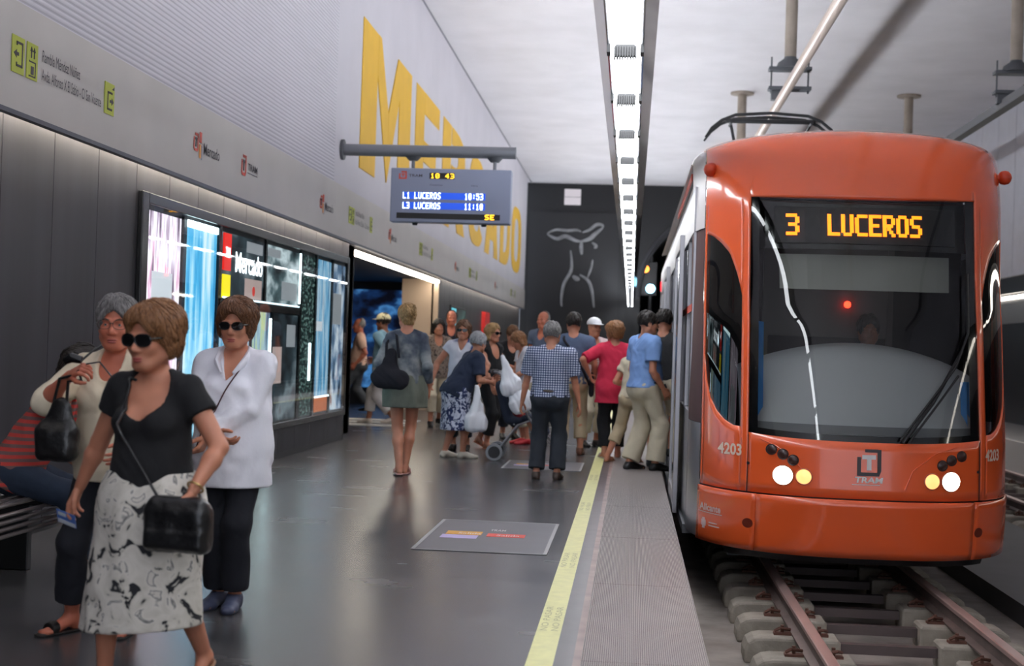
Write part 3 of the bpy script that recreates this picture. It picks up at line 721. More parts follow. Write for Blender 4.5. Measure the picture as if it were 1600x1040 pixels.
# ============================================================ THE TRAM
TCX, THW, TL, TN = 1.665, 1.19, 1.45, 2.5
ZK = [-.20,-.10,0,.35,.75,1.6,2.5,2.75,2.9,2.98,3.03,3.06,3.07]
YK = [10.10,10.00,9.95,9.90,9.93,10.12,10.42,10.53,10.62,10.69,10.77,10.90,11.10]
def Yf(z): return float(np.interp(z, ZK, YK))
def crown(x, z):
    s = min(1, abs(x)/THW); k = min(1, max(0, (z-2.45)/.6)); return z - .10*s*s*k
def TNz(z):
    k = min(1, max(0, (z-1.7)/1.3)); return TN+.9*k*k*(3-2*k)
def surf(x, z, off=0.0):
    """point on the cab skin at x from the centre line, off = distance out of it"""
    s = min(abs(x)/THW, .9999); n_ = TNz(z)
    y = Yf(z) + TL*(1-(1-s**n_)**(1/n_))
    p = Vector((TCX+x, y, crown(x, z)))
    if off:
        e = 1e-3; s2 = min(s+e, .9999)
        y2 = Yf(z) + TL*(1-(1-s2**n_)**(1/n_)); dydx = (y2-y)/max(1e-9, (s2-s)*THW)*math.copysign(1, x) if x else 0
        dydz = (Yf(z+.03)-Yf(z-.03))/.06
        n = Vector((dydx, -1, dydz)).normalized(); p = p + n*off
    return p
def st(t):
    s = math.sin(t); return THW*math.copysign(abs(s)**(2/TN), s) if s else 0
OR_ = mat('tram_orange', (232,94,44), .22, var=.02, coat=.6); 
GAP = mat('panel_gap', (34,14,10), .6)
SILV = mat('tram_silver', (168,166,170), .28, .75); TWHITE = mat('tram_white', (214,208,206), .4)
tr = empty('tram', (TCX, 17.2, -.3), 0, 'orange tram with LUCEROS on its lit display standing at the platform', 'tram')
tinv = Matrix.Translation(-tr.location)
def tb_(mb, name, m, parent=tr, **k):
    mb.v = [tuple(tinv @ Vector(v)) for v in mb.v]; o = mb.build(name, m, parent, **k); return o
WT = R(38.5); SA, SB = R(42), R(66)
def wz(t): a = abs(t)/WT; return .745+.03*a*a, 2.49+.02*a*a
def interp_t(t, pts): return float(np.interp(math.degrees(abs(t)), [p[0] for p in pts], [p[1] for p in pts]))
ZLO = [(42,.81),(46,.815),(51,.85),(56,.91),(61,1.01),(64,1.14),(66,1.32)]
ZHI = [(42,1.76),(44,1.90),(46.5,2.0),(49,2.085),(54,2.16),(60,2.22),(66,2.25)]
def cols(a, b, n): return [a+(b-a)*k/n for k in range(n+1)]
def strip(mb, ts, lo, hi, nz, off=0.0, flip=False):
    rows = []
    for t in ts:
        l, h = lo(t), hi(t); rows.append([surf(st(t), l+(h-l)*k/nz, off) for k in range(nz+1)])
    mb.grid(rows, flip=flip)
ZB, ZT = -.06, 3.07
SEAM = .355
# --- upper shell with openings
sh = MB()
def zlist(lo, hi): return [lo+(hi-lo)*k/10 for k in range(11)]
TOPZ = [2.52,2.6,2.7,2.8,2.9,2.95,2.98,3.0,3.02,3.035,3.05,3.06,3.065,3.07]
def topstrip(mb, ts, lo):
    rows = []
    for t in ts:
        l = lo(t); zs = [l] + [z for z in TOPZ if z > l+.01]
        while len(zs) < 16: zs.insert(1, (zs[0]+zs[1])/2) if zs[1]-zs[0] > .03 else zs.append(zs[-1])
        rows.append([surf(st(t), z) for z in zs[:16]])
    mb.grid(rows)
for s in (-1, 1):
    end = 68 if s < 0 else 88
    full = cols(R(66), R(end), 3 if s < 0 else 14)
    T = lambda L: [s*t for t in L]
    pil = cols(WT, SA, 3); side = cols(SA, SB, 18)
    for seg in (pil, full):
        strip(sh, T(seg), lambda t: SEAM, lambda t: 2.5, 24); topstrip(sh, T(seg), lambda t: 2.5)
    strip(sh, T(side), lambda t: SEAM, lambda t: interp_t(t, ZLO), 8)
    strip(sh, T(side), lambda t: interp_t(t, ZHI), lambda t: 2.5, 8); topstrip(sh, T(side), lambda t: 2.5)
w_ = cols(-WT, WT, 36)
strip(sh, w_, lambda t: SEAM, lambda t: wz(t)[0], 6); topstrip(sh, w_, lambda t: wz(t)[1])
# roof sheet back to the end of the tram
rows = []
for yb in (0, 1):
    r_ = []
    for t in cols(R(-89), R(88), 40):
        p = surf(st(t), 3.07); r_.append(p if yb == 0 else Vector((p.x, 24.3, p.z)))
    rows.append(r_)
m = MB(); m.grid(rows); tb_(m, 'roof', TWHITE, smooth=True)
bmx = tb_(sh, 'cab_shell', OR_, smooth=True, angle=30)
bm = bmesh.new(); bm.from_mesh(bmx.data); bmesh.ops.remove_doubles(bm, verts=bm.verts, dist=.0005); bmesh.ops.dissolve_degenerate(bm, dist=1e-5, edges=bm.edges); bmesh.ops.recalc_face_normals(bm, faces=bm.faces); bm.to_mesh(bmx.data); bm.free()
md = bmx.modifiers.new('thickness', 'SOLIDIFY'); md.thickness = .03; md.offset = -1
# --- lower bumper, three panels
def bumper(a, b, name, label=None):
    m = MB(); strip(m, cols(a, b, max(4, int(abs(math.degrees(b-a))/2.2))), lambda t: ZB-.015*(abs(math.degrees(t))/90)**2, lambda t: SEAM-.012, 8, .014)
    o = tb_(m, name, OR_, smooth=True, label=label); d = o.modifiers.new('thickness', 'SOLIDIFY'); d.thickness = .03; d.offset = -1; return o
bumper(R(-68), R(-34.0), 'bumper_panel'); bumper(R(-33.6), R(34.6), 'bumper_panel'); bumper(R(35.0), R(88), 'bumper_panel')
m = MB(); strip(m, cols(R(-68), R(88), 60), lambda t: SEAM-.02, lambda t: SEAM+.006, 1, -.012)
strip(m, cols(R(-34.2), R(-33.4), 2), lambda t: ZB, lambda t: SEAM, 6, -.004); strip(m, cols(R(34.4), R(35.2), 2), lambda t: ZB, lambda t: SEAM, 6, -.004)
for a in (-38.3, 37.7): strip(m, cols(R(a-.22), R(a+.22), 2), lambda t: SEAM, lambda t: 2.5 if abs(t) > WT else .76, 10, .0012)
strip(m, [R(-68.4), R(-67.8)], lambda t: ZB, lambda t: 2.9, 12, .002)
tb_(m, 'panel_gaps', GAP)
m = MB(); strip(m, cols(R(-52), R(52), 30), lambda t: -.175, lambda t: -.05, 3, -.07)
m.box(TCX-.88, TCX+.88, 10.9, 24.0, -.21, -.08).box(TCX-.8, TCX+.8, 11.6, 24.0, -.27, -.08); tb_(m, 'underframe', mat('under_black', (14,14,18), .35), smooth=True)
# handle recesses
for x in (-.79, .80):
    m = MB(); 
    rows = [[surf(x+.035*math.cos(a)*k/3, .13+.035*math.sin(a)*k/3, .0155) for a in [2*PI*i/16 for i in range(17)]] for k in range(4)]
    m.grid(rows); tb_(m, 'recessed_grip', mat('grip_dark', (110,34,14), .5))
# --- glass
WG = tint_glass('windscreen_glass', (.62,.64,.63)); DG = tint_glass('side_glass', (.30,.32,.34))
m = MB(); strip(m, w_, lambda t: wz(t)[0], lambda t: wz(t)[1], 24, -.006); tb_(m, 'windscreen', WG, smooth=True)
BLKG = mat('glass_border', (12,13,15), .12, coat=.5)
m = MB()
strip(m, cols(-WT, WT, 36), lambda t: wz(t)[0], lambda t: wz(t)[0]+.045, 1, -.012)
strip(m, cols(-WT, WT, 36), lambda t: 2.13+.0*t, lambda t: wz(t)[1], 4, -.06)
strip(m, cols(-WT, R(-34.5), 3), lambda t: wz(t)[0], lambda t: wz(t)[1], 12, -.012); strip(m, cols(R(33.5), WT, 3), lambda t: wz(t)[0], lambda t: wz(t)[1], 12, -.012)
tb_(m, 'windscreen_border', BLKG, smooth=True)
for s in (-1, 1):
    m = MB(); strip(m, [s*t for t in cols(SA, SB, 18)], lambda t: interp_t(t, ZLO), lambda t: interp_t(t, ZHI), 16, -.004); tb_(m, 'side_window', DG, smooth=True)
# --- destination display
m = MB(); rows = [[surf(-.66+1.34*k/12, z, -.05) for k in range(13)] for z in (2.17, 2.44)]; m.grid(rows); tb_(m, 'destination_display', mat('display_grey', (30,30,33), .5))
LED = mat('led_orange', (255,176,30), .5, emit=4.5, ecol=(255,112,12))
m = MB(); fD = lambda x0, z0: (lambda u, v, d: tuple(surf(x0+u, z0+v, -.045+d)))
def dots2(mb, s, x0, z0, w, h, pitch):
    m2 = MB(); dots(m2, s, lambda u,v,d: (u,v,d), w, h, pitch, 0, 1.0, bold=True); mb.add([tuple(surf(x0+a, z0+b, -.045+c)) for a,b,c in m2.v], m2.f)
dots2(m, '3', -.575, 2.225, .085, .16, .1); dots2(m, 'LUCEROS', -.272, 2.225, .078, .16, .0995)
tb_(m, 'destination_text', LED)
# --- blind, dashboard, inner cab
m = MB(); rows = [[surf(-.66+1.36*k/12, z, -.14) for k in range(13)] for z in (1.86, 2.12)]; m.grid(rows); tb_(m, 'sun_blind', mat('blind_grey', (166,166,160), .8))
m = MB(); rows = []
for i in range(15):
    v = i/14; r_ = []
    for k in range(25):
        u = -1+2*k/24; x = u*.86; zt = 1.38-.17*u*u
        if v < .75: q = v/.75; z = .72+(zt-.72)*q; off = -.10-.30*q**1.6
        else: q = (v-.75)/.25; z = zt+.06*math.sin(q*PI/2)*(1-u*u*.4); off = -.40-.28*q
        r_.append(surf(x, min(z, zt+.1))+Vector((0,-off,0)))
    rows.append(r_)
m.grid(rows); tb_(m, 'dashboard', mat('dash_grey', (196,198,200), .6), smooth=True)
m = MB(); rows = [[surf(-.84+1.68*k/16, z, o) for k in range(17)] for z, o in ((.80,-.05),(.865,-.06),(.87,-.14))]; m.grid(rows); tb_(m, 'dash_sill', mat('sill_grey', (120,122,124), .5), smooth=True)
m = MB(); m.box(TCX-1.1, TCX+1.1, 10.9, 12.3, .0, .3).box(TCX-1.12, TCX+1.12, 12.3, 12.35, .0, 2.9).box(TCX-1.0,TCX+1.0,11.1,12.3,2.75,2.8)
tb_(m, 'cab_interior', mat('cab_dark', (54,52,54), .7))
m = MB(); m.box(TCX-.55, TCX-.5, 12.24, 12.3, .9, 2.4).box(TCX+.5, TCX+.55, 12.24, 12.3, .9, 2.4).box(TCX-.5,TCX+.5,12.25,12.29,1.5,2.35); tb_(m, 'cab_partition', mat('cab_mid', (92,88,84), .4))
for x, z in ((.12,1.86),): 
    m = MB().lathe((TCX+.16, 12.2, 1.78), [(.0,-.02),(.025,-.018),(.03,0)], 12, 'y'); tb_(m, 'indicator_lamp', mat('red_glow', (255,40,20), .4, emit=12))
# narrow upright blue strips just inside the glass at both sides of the screen
for s in (-1, 1):
    m = MB(); rows = [[surf(s*(.86-.018*k+ .01*math.sin(k*2.3)), z, -.12-.02*math.sin(k*2)) for k in range(5)] for z in ((.80, 1.1, 1.4, 1.6) if s < 0 else (.80, .9, 1.05, 1.2))]; m.grid(rows)
    tb_(m, 'blue_strip', mat('strip_blue', (60,140,214), .7), smooth=True)
# --- lamps
def disc(x, z, r, off, dome=0.0, n=20):
    m = MB(); rows = []
    for k in range(5):
        q = k/4; rows.append([surf(x+r*q*math.cos(a), z+r*q*math.sin(a), off+dome*(1-q*q)) for a in [2*PI*i/n for i in range(n+1)]])
    m.grid(rows); return m
HL = mat('headlight_on', (255,250,240), .3, emit=16); SLT = mat('sidelight_on', (255,196,120), .3, emit=1.7, ecol=(255,160,96))
LD = mat('lamp_dark', (54,30,26), .3); CHR = mat('lamp_bezel', (190,120,90), .3, .4)
for s in (-1, 1):
    for x, z, r, mm, nm in ((.575,.49,.068,HL,'headlight'),(.437,.49,.054,SLT,'side_light'),(.655,.665,.034,LD,'signal_lens'),(.578,.637,.034,LD,'signal_lens'),(.510,.60,.034,LD,'signal_lens')):
        tb_(disc(s*x, z, r, .006, .012), nm, mm, smooth=True, label='lit round white headlight' if nm == 'headlight' else None)
        b_ = MB(); b_.tube([surf(s*x+r*math.cos(a), z+r*math.sin(a), .004) for a in [2*PI*i/24 for i in range(25)]], .005, 6, cap=False); tb_(b_, 'lamp_bezel', CHR if nm != 'signal_lens' else LD, smooth=True)
    tb_(disc(s*.805 if s < 0 else .79, .555, .011, .003), 'bolt', GAP)
# sweeping creases over the lamps
for s in (-1, 1):
    m = MB(); P = [(-.735,.735),(-.62,.69),(-.50,.60),(-.42,.50)] if s < 0 else [(.62,.73),(.46,.68),(.30,.56),(.235,.40)]
    pts = []
    for i in range(3):
        for k in range(6):
            q = k/6; pts.append(surf(P[i][0]+(P[i+1][0]-P[i][0])*q, P[i][1]+(P[i+1][1]-P[i][1])*q, .0005))
    m.tube(pts, .004, 6); tb_(m, 'crease', OR_, smooth=True)
# --- emblem and lettering on the nose
def flat(mb, pts, off=.003, n=5):
    # subdivided polygon fan strips so the mark follows the skin
    mb.add([tuple(surf(x, z, off)) for x, z in pts], [tuple(range(len(pts)))])
EX, EZ = .0, .60
m = MB()
def bar(m, x0, z0, x1, z1, off=.003):
    n = max(1, int((x1-x0)/.03)); m.grid([[surf(EX+x0+(x1-x0)*k/n, EZ+z, off) for k in range(n+1)] for z in (z0, z1)])
bar(m, -.03,.078, .062,.10); bar(m, .055,-.05,.082,.098); bar(m, -.082,-.085,.07,-.06)
m.grid([[surf(EX-.082+x, EZ+z, .003) for x in (0,.027)] for z in (-.065,.045)])
flat(m, [(EX+.055,EZ-.06),(EX+.068,EZ-.085),(EX+.082,EZ-.05),(EX+.055,EZ-.04)])
tb_(m, 'emblem_frame', mat('emblem_black', (42,26,24), .35))
m = MB(); bar(m, -.048,.03,.045,.06); bar(m, -.016,-.045,.015,.032); tb_(m, 'emblem_letter', mat('emblem_white', (222,214,210), .4))
def surf_text(s, x0, z0, w, h, off=.004, bold=.02, shear=0):
    m2 = MB(); text_into(m2, s, lambda u,v,d: (u,v,d), width=w, height=h, bold=bold)
    m = MB(); m.add([tuple(surf(x0+u+shear*v, z0+v, off)) for u,v,d in m2.v], m2.f); return m
tb_(surf_text('TRAM', EX-.10, .468, .19, .04, bold=.03, shear=.15), 'lettering', MATS['emblem_white'])
m = MB(); m.grid([[surf(EX-.115+.19*k/6, z, .003) for k in range(7)] for z in (.452,.456)]); tb_(m, 'underline', MATS['emblem_white'])
NUM = mat('number_cream', (232,206,184), .4)
tb_(surf_text('4203', -1.005, .60, .155, .085, bold=.03), 'fleet_number', NUM); tb_(surf_text('4203', .855, .625, .135, .085, bold=.03), 'fleet_number', NUM)
# small decals low on the left flank
DEC = mat('decal_white', (226,196,186), .5)
m = surf_text('Alicante', -1.10, .165, .135, .055, off=.018, bold=.03); m.grid([[surf(-1.105+.15*k/6, z, .017) for k in range(7)] for z in (.150,.156)])
tb_(m, 'decal', DEC)
m = MB()
for x0, z0, x1, z1 in ((-1.08,.03,-1.063,.11),(-1.086,.05,-1.057,.095),(-1.04,.055,-.97,.064),(-1.04,.078,-.985,.086)): m.grid([[surf(x0+(x1-x0)*k/3, z, .017) for k in range(4)] for z in (z0,z1)])
tb_(m, 'decal', DEC)
# --- wiper
m = MB()
def spath(P, off, n=12):
    out = []
    for i in range(len(P)-1):
        for k in range(n): q = k/n; out.append(surf(P[i][0]+(P[i+1][0]-P[i][0])*q, P[i][1]+(P[i+1][1]-P[i][1])*q, off))
    out.append(surf(*P[-1], off)); return out
m.tube(spath([(.205,.765),(.60,1.28),(.70,1.52),(.715,1.95)], .03), .009, 6).tube(spath([(.26,.75),(.62,1.22)], .03), .008, 6)
m.tube(spath([(.225,.75),(.44,1.03),(.665,1.40)], .012), .012, 6); tb_(m, 'wiper', mat('wiper_black', (14,14,15), .5), smooth=True)
# --- side camera pods
for s, x, y in ((-1,.60,11.0),(1,2.79,11.1)):
    for yy in ((y, 23.6) if s < 0 else (y,)):
        m = MB(); a = MB()
        prof = [(.001,-.055),(.03,-.048),(.047,-.028),(.055,0),(.047,.028),(.03,.048),(.001,.055)]
        m.lathe((x+s*.03,yy,2.75), prof, 16); m.tube([(x-s*.1,yy,2.74),(x+s*.03,yy,2.75)], .028, 10)
        tb_(m, 'camera_pod', mat('pod_orange', (206,70,36), .35), smooth=True)
# --- flanks behind the cab (t beyond the orange) and long sides
def flank(s):
    m = MB(); t0 = R(68) if s < 0 else R(88)
    ts = [s*t for t in cols(t0, R(89.9), 12)]
    for (a, b) in ((ZB, .80), (2.30, 3.07)):
        strip(m, ts, lambda t: a, lambda t: b, 8)
    return m
for a, b, mm in ((ZB, .80, SILV), (2.30, 3.07, TWHITE)):
    m = MB(); strip(m, [-t for t in cols(R(68), R(89.9), 12)], lambda t: a, lambda t: b, 12); tb_(m, 'flank', mm, smooth=True)
m = MB(); strip(m, [-t for t in cols(R(68.5), R(89.9), 8)], lambda t: .80, lambda t: 2.30, 6, -.01); tb_(m, 'flank_seal', mat('seal_maroon', (74,36,34), .5), smooth=True)
XL, XR = TCX-THW, TCX+THW
m = MB()
doors = [(13.6,16.8),(20.6,21.9)]
solid = [(11.38,13.6),(16.8,20.6),(21.9,24.3)]
for a, b in solid:
    m.box(XL, XL+.05, a, b, ZB, .86).box(XL, XL+.05, a, b, 2.30, 2.66)
    k = a
    while k <= b+.01: m.box(XL, XL+.05, max(a,k-.05), min(b,k+.05), .86, 2.30); k += (b-a)/max(1, round((b-a)/1.1))
for a, b in doors: m.box(XL, XL+.05, a, b, 2.30, 2.66)
m.box(XR-.05, XR, 11.38, 24.3, ZB, .86).box(XR-.05, XR, 11.38, 24.3, 2.2, 2.66)
tb_(m, 'side_panels', SILV, bevel=.004)
m = MB().box(XR-.04, XR-.01, 11.38, 24.3, .86, 2.2)
for a, b in solid: m.box(XL+.02, XL+.03, a, b, .86, 2.30)
tb_(m, 'side_windows', mat('window_dark', (18,20,24), .08))
m = MB()
for s, X in ((-1, XL),): m.prism([(X,2.66),(X-s*.02,2.66),(X-s*.13,2.96),(X-s*.09,2.97)], lambda u,v,d: (u,d,v), 11.5, 24.3)
tb_(m, 'roof_fairing', TWHITE)
m = MB()
for a, b in solid: m.box(XL-.004, XL, a, b, 1.66, 1.72)
m.box(XL-.012,XL,12.0,15.5,2.78,2.84)
tb_(m, 'orange_stripe', mat('stripe_orange', (226,70,40), .4))
# sliding doors: one leaf standing out of the side, frames and glass
def door_leaf(y0, y1, out, name='door_leaf'):
    d = MB(); X = XL-out
    d.box(X-.02, X+.02, y0, y0+.07, ZB, 2.34).box(X-.02, X+.02, y1-.07, y1, ZB, 2.34).box(X-.02, X+.02, y0+.07, y1-.07, 2.22, 2.34).box(X-.02, X+.02, y0+.07, y1-.07, ZB, .12)
    o = tb_(d, name, SILV, bevel=.004); g_ = MB().box(X-.006, X+.006, y0+.07, y1-.07, .12, 2.22); tb_(g_, 'door_glass', mat('door_dark_glass', (30,34,38), .06, coat=.4), o) if False else None
    g2 = MB(); g2.box(X-.006, X+.006, y0+.07, y1-.07, .12, 2.22); tb_(g2, 'door_glass', mat('door_dark_glass', (30,34,38), .06))
door_leaf(12.25, 13.55, .06); door_leaf(16.85, 18.1, .06); door_leaf(20.62, 21.24, 0); door_leaf(21.27, 21.88, 0)
m = MB().box(XL+.02, XR-.06, 12.36, 24.2, -.06, .02).box(XR-.12, XR-.08, 12.4, 24.2, .02, 2.6).box(XL+.3, XR-.1, 24.2, 24.3, ZB, 2.9).box(XL+.1,XR-.1,12.4,24.2,2.5,2.56)
tb_(m, 'saloon', mat('saloon_grey', (120,118,116), .6))
m = MB(); m.box(XL+.35, XR-.35, 24.3, 24.5, ZB, 2.8); tb_(m, 'rear_panel', OR_)
m = MB().box(XL-.01, XL+.05, 23.85, 24.0, 2.35, 2.5); tb_(m, 'tail_lamp', mat('tail_red', (255,30,40), .3, emit=3))
m = MB().box(XL-.05, XL+.15, 13.65, 16.75, -.1, -.03).box(XL-.02, XL+.1, 11.4, 24.3, -.12, ZB+.01); tb_(m, 'door_step', STEELD)
m = MB().box(XL+.1, XR-.1, 12.5, 24.0, -.26, -.1)
for yy in (13.4, 15.0, 21.0, 22.6):
    for x in (1.13, 2.2): m.lathe((x, yy, -.06), [(.26,-.06),(.26,.06)], 20, 'x')
tb_(m, 'bogies', MATS['under_black'])
# --- pantograph
pg = MB(); y = 18.0
bow = [(-.82,3.98),(-.74,4.10),(-.62,4.20),(-.45,4.27),(0,4.30),(.45,4.27),(.62,4.20),(.74,4.10),(.82,3.98)]
for dy in (-.16,.16): pg.tube([(TCX+x,y+dy,z+.06) for x, z in bow], [.012]+[.02]*7+[.012], 8)
pg.tube([(TCX-.5,y-.16,4.24),(TCX-.5,y+.16,4.24)],.02,6).tube([(TCX+.5,y-.16,4.24),(TCX+.5,y+.16,4.24)],.02,6)
pg.tube([(TCX-.56,y,4.28),(TCX+.56,y,4.28)],.03,8)
for s in (-1,1): pg.tube([(TCX+s*.5,y,4.25),(TCX+s*.3,y+.9,3.75),(TCX+s*.42,y-.1,3.15)], .02, 8)
pg.box(TCX-.55,TCX+.55,y-.7,y+1.1,3.02,3.12)
tb_(pg, 'pantograph', mat('panto_black', (24,24,26), .5), smooth=True)
# roof equipment boxes, low
m = MB().box(TCX-.8,TCX+.8,13.2,16.4,2.98,3.10).box(TCX-.8,TCX+.8,19.6,23.2,2.98,3.10); tb_(m, 'roof_equipment', mat('roof_grey', (130,126,124), .6), bevel=.03)
# ============================================================ PEOPLE
# bodies and clothes are grown as distance fields of tapered limbs blended together, then meshed (surface nets)
class Prim:
    def __init__(s, kind, tag_, k, **d): s.kind = kind; s.tag = tag_; s.k = k; s.__dict__.update(d)
def with_cut(prims, c, n):
    return list(prims) + [Prim('x', 'x', 0, c=tuple(c), n=tuple(Vector(n).normalized()), sub=True)]
def A3(v): return np.array(tuple(v), dtype=np.float32)
def cone(a, b, ra, rb, tg, k=.02, ax=None, q=1, cut=None): return Prim('c', tg, k, a=A3(a), b=A3(b), ra=ra, rb=rb, ax=None if ax is None else A3(ax), q=q, cut=cut, sub=False)
def ell(c, r, tg, k=.02, M=None, sub=False): return Prim('e', tg, k, c=A3(c), r=A3(r), M=M, cut=None, sub=sub)
def rbox(c, r, rad, tg='b', k=.02, M=None): return Prim('b', tg, k, c=A3(c), r=A3(r), rad=rad, M=M, cut=None, sub=False)
def pbox(p, e):
    if p.kind == 'c':
        m = max(p.ra, p.rb)*1.0 + e; lo = np.minimum(p.a, p.b)-m; hi = np.maximum(p.a, p.b)+m
    else: m = float(np.linalg.norm(p.r) if p.kind == 'b' else p.r.max())+e; lo = p.c-m; hi = p.c+m
    return lo, hi
def pdist(p, X, Y, Z):
    if p.kind == 'c':
        ab = p.b-p.a; px, py, pz = X-p.a[0], Y-p.a[1], Z-p.a[2]
        if p.ax is not None:
            d = (px*p.ax[0]+py*p.ax[1]+pz*p.ax[2])*(1/p.q-1); px = px+d*p.ax[0]; py = py+d*p.ax[1]; pz = pz+d*p.ax[2]
            dd = float(ab@p.ax)*(1/p.q-1); ab = ab+dd*p.ax
        t = np.clip((px*ab[0]+py*ab[1]+pz*ab[2])/max(float(ab@ab), 1e-9), 0, 1)
        return np.sqrt((px-t*ab[0])**2+(py-t*ab[1])**2+(pz-t*ab[2])**2) - (p.ra+(p.rb-p.ra)*t)
    px, py, pz = X-p.c[0], Y-p.c[1], Z-p.c[2]
    if p.M is not None:
        M = p.M; px, py, pz = (M[0][0]*px+M[0][1]*py+M[0][2]*pz, M[1][0]*px+M[1][1]*py+M[1][2]*pz, M[2][0]*px+M[2][1]*py+M[2][2]*pz)
    if p.kind == 'b':
        qx, qy, qz = np.abs(px)-p.r[0]+p.rad, np.abs(py)-p.r[1]+p.rad, np.abs(pz)-p.r[2]+p.rad
        return np.sqrt(np.maximum(qx,0)**2+np.maximum(qy,0)**2+np.maximum(qz,0)**2)+np.minimum(np.maximum(np.maximum(qx,qy),qz),0)-p.rad
    a = np.sqrt((px/p.r[0])**2+(py/p.r[1])**2+(pz/p.r[2])**2); b = np.sqrt((px/p.r[0]**2)**2+(py/p.r[1]**2)**2+(pz/p.r[2]**2)**2)
    return a*(a-1)/np.maximum(b, 1e-6)
def fold(X, Y, Z, f, seed=0, sx=1, sz=1):
    s = seed*1.7
    a = np.sin(X*f*sx+2.1*np.sin(Z*f*.43*sz+s)+s); b = np.sin(Z*f*.8*sz+1.7*np.sin(Y*f*.6+X*f*.35+s*2)); c = np.sin(Y*f*1.1+1.9*np.sin(X*f*.5+Z*f*.3*sz+s*3))
    v = (a*b+b*c+c*a)*.5
    return np.sign(v)*np.abs(v)**.8+.35*np.sin(X*f*1.9*sx+3*np.sin(Z*f*.7*sz+s*4)+2*b)*a
def mesh_field(prims, vox, inflate=0, cuts=(), subs=(), noise_=None, post=None, kmul=1):
    """prims united; cuts = list of (point, normal) half-spaces removed; subs = Prims removed"""
    los, his = zip(*[pbox(p, inflate+vox*3) for p in prims if not p.sub]); lo = np.min(los, 0); hi = np.max(his, 0)
    n = np.ceil((hi-lo)/vox).astype(int)+1
    V = np.full(n, 9.0, dtype=np.float32)
    gx, gy, gz = [lo[i]+np.arange(n[i], dtype=np.float32)*vox for i in range(3)]
    for p in prims:
        if p.kind == 'x':
            V = np.maximum(V, ((gx[:,None,None]-p.c[0])*p.n[0]+(gy[None,:,None]-p.c[1])*p.n[1]+(gz[None,None,:]-p.c[2])*p.n[2]).astype(np.float32)); continue
        k = p.k*kmul; l, h = pbox(p, inflate+k+vox*3)
        i0 = np.clip(np.floor((l-lo)/vox).astype(int), 0, n-1); i1 = np.clip(np.ceil((h-lo)/vox).astype(int)+1, 1, n)
        if (i1 <= i0).any(): continue
        X = gx[i0[0]:i1[0], None, None]; Y = gy[None, i0[1]:i1[1], None]; Z = gz[None, None, i0[2]:i1[2]]
        sl = V[i0[0]:i1[0], i0[1]:i1[1], i0[2]:i1[2]]
        d = pdist(p, X, Y, Z)
        if p.sub:
            hh = np.maximum(k-np.abs(-d-sl), 0)/max(k, 1e-6); sl[...] = np.maximum(sl, -d)+hh*hh*k*.25; continue
        d = d-inflate
        if noise_ is not None: d = d+noise_(X, Y, Z)
        if p.cut is not None:
            c, nn = p.cut; d = np.maximum(d, (X-c[0])*nn[0]+(Y-c[1])*nn[1]+(Z-c[2])*nn[2])
        hh = np.maximum(k-np.abs(d-sl), 0)/max(k, 1e-6); sl[...] = np.minimum(sl, d)-hh*hh*k*.25
    X = gx[:, None, None]; Y = gy[None, :, None]; Z = gz[None, None, :]
    for c, nn in cuts: V = np.maximum(V, (X-c[0])*nn[0]+(Y-c[1])*nn[1]+(Z-c[2])*nn[2])
    for p in subs: V = np.maximum(V, -pdist(p, X, Y, Z))
    V[0]=V[-1]=.01; V[:,0]=V[:,-1]=.01; V[:,:,0]=V[:,:,-1]=.01
    return surface_nets(V, lo, vox)
def surface_nets(V, lo, vox):
    n = V.shape; S = V < 0
    c = np.zeros((n[0]-1, n[1]-1, n[2]-1), dtype=np.uint8)
    offs = [(i,j,k) for i in (0,1) for j in (0,1) for k in (0,1)]
    for i,j,k in offs: c += S[i:n[0]-1+i, j:n[1]-1+j, k:n[2]-1+k]
    act = (c > 0) & (c < 8); idx = -np.ones(act.shape, dtype=np.int64); I = np.argwhere(act); idx[act] = np.arange(len(I))
    if len(I) == 0: return np.zeros((0,3)), []
    cv = np.stack([V[I[:,0]+i, I[:,1]+j, I[:,2]+k] for i,j,k in offs], 1)
    acc = np.zeros((len(I),3)); cnt = np.zeros(len(I))
    O = np.array(offs)
    for a in range(8):
        for b in range(a+1, 8):
            if np.abs(O[a]-O[b]).sum() != 1: continue
            va, vb = cv[:,a], cv[:,b]; m = (va < 0) != (vb < 0); t = np.zeros(len(I)); t[m] = va[m]/(va[m]-vb[m])
            acc[m] += (O[a]+(O[b]-O[a])*t[m,None]); cnt[m] += 1
    P = (I+acc/cnt[:,None])*vox+lo
    F = []
    for ax in range(3):
        u, v = [(1,2),(2,0),(0,1)][ax]
        s0 = [slice(None)]*3; s1 = [slice(None)]*3; s0[ax] = slice(0,-1); s1[ax] = slice(1,None)
        E = S[tuple(s0)] != S[tuple(s1)]; E = np.argwhere(E)
        ok = (E[:,u] > 0) & (E[:,v] > 0) & (E[:,u] < n[u]-1) & (E[:,v] < n[v]-1); E = E[ok]
        inside = S[E[:,0],E[:,1],E[:,2]]
        def g(du, dv): q = E.copy(); q[:,u] -= du; q[:,v] -= dv; return idx[q[:,0],q[:,1],q[:,2]]
        Q = np.stack([g(1,1), g(0,1), g(0,0), g(1,0)], 1); Q[~inside] = Q[~inside][:, ::-1]; F.append(Q)
    return P, np.concatenate(F)
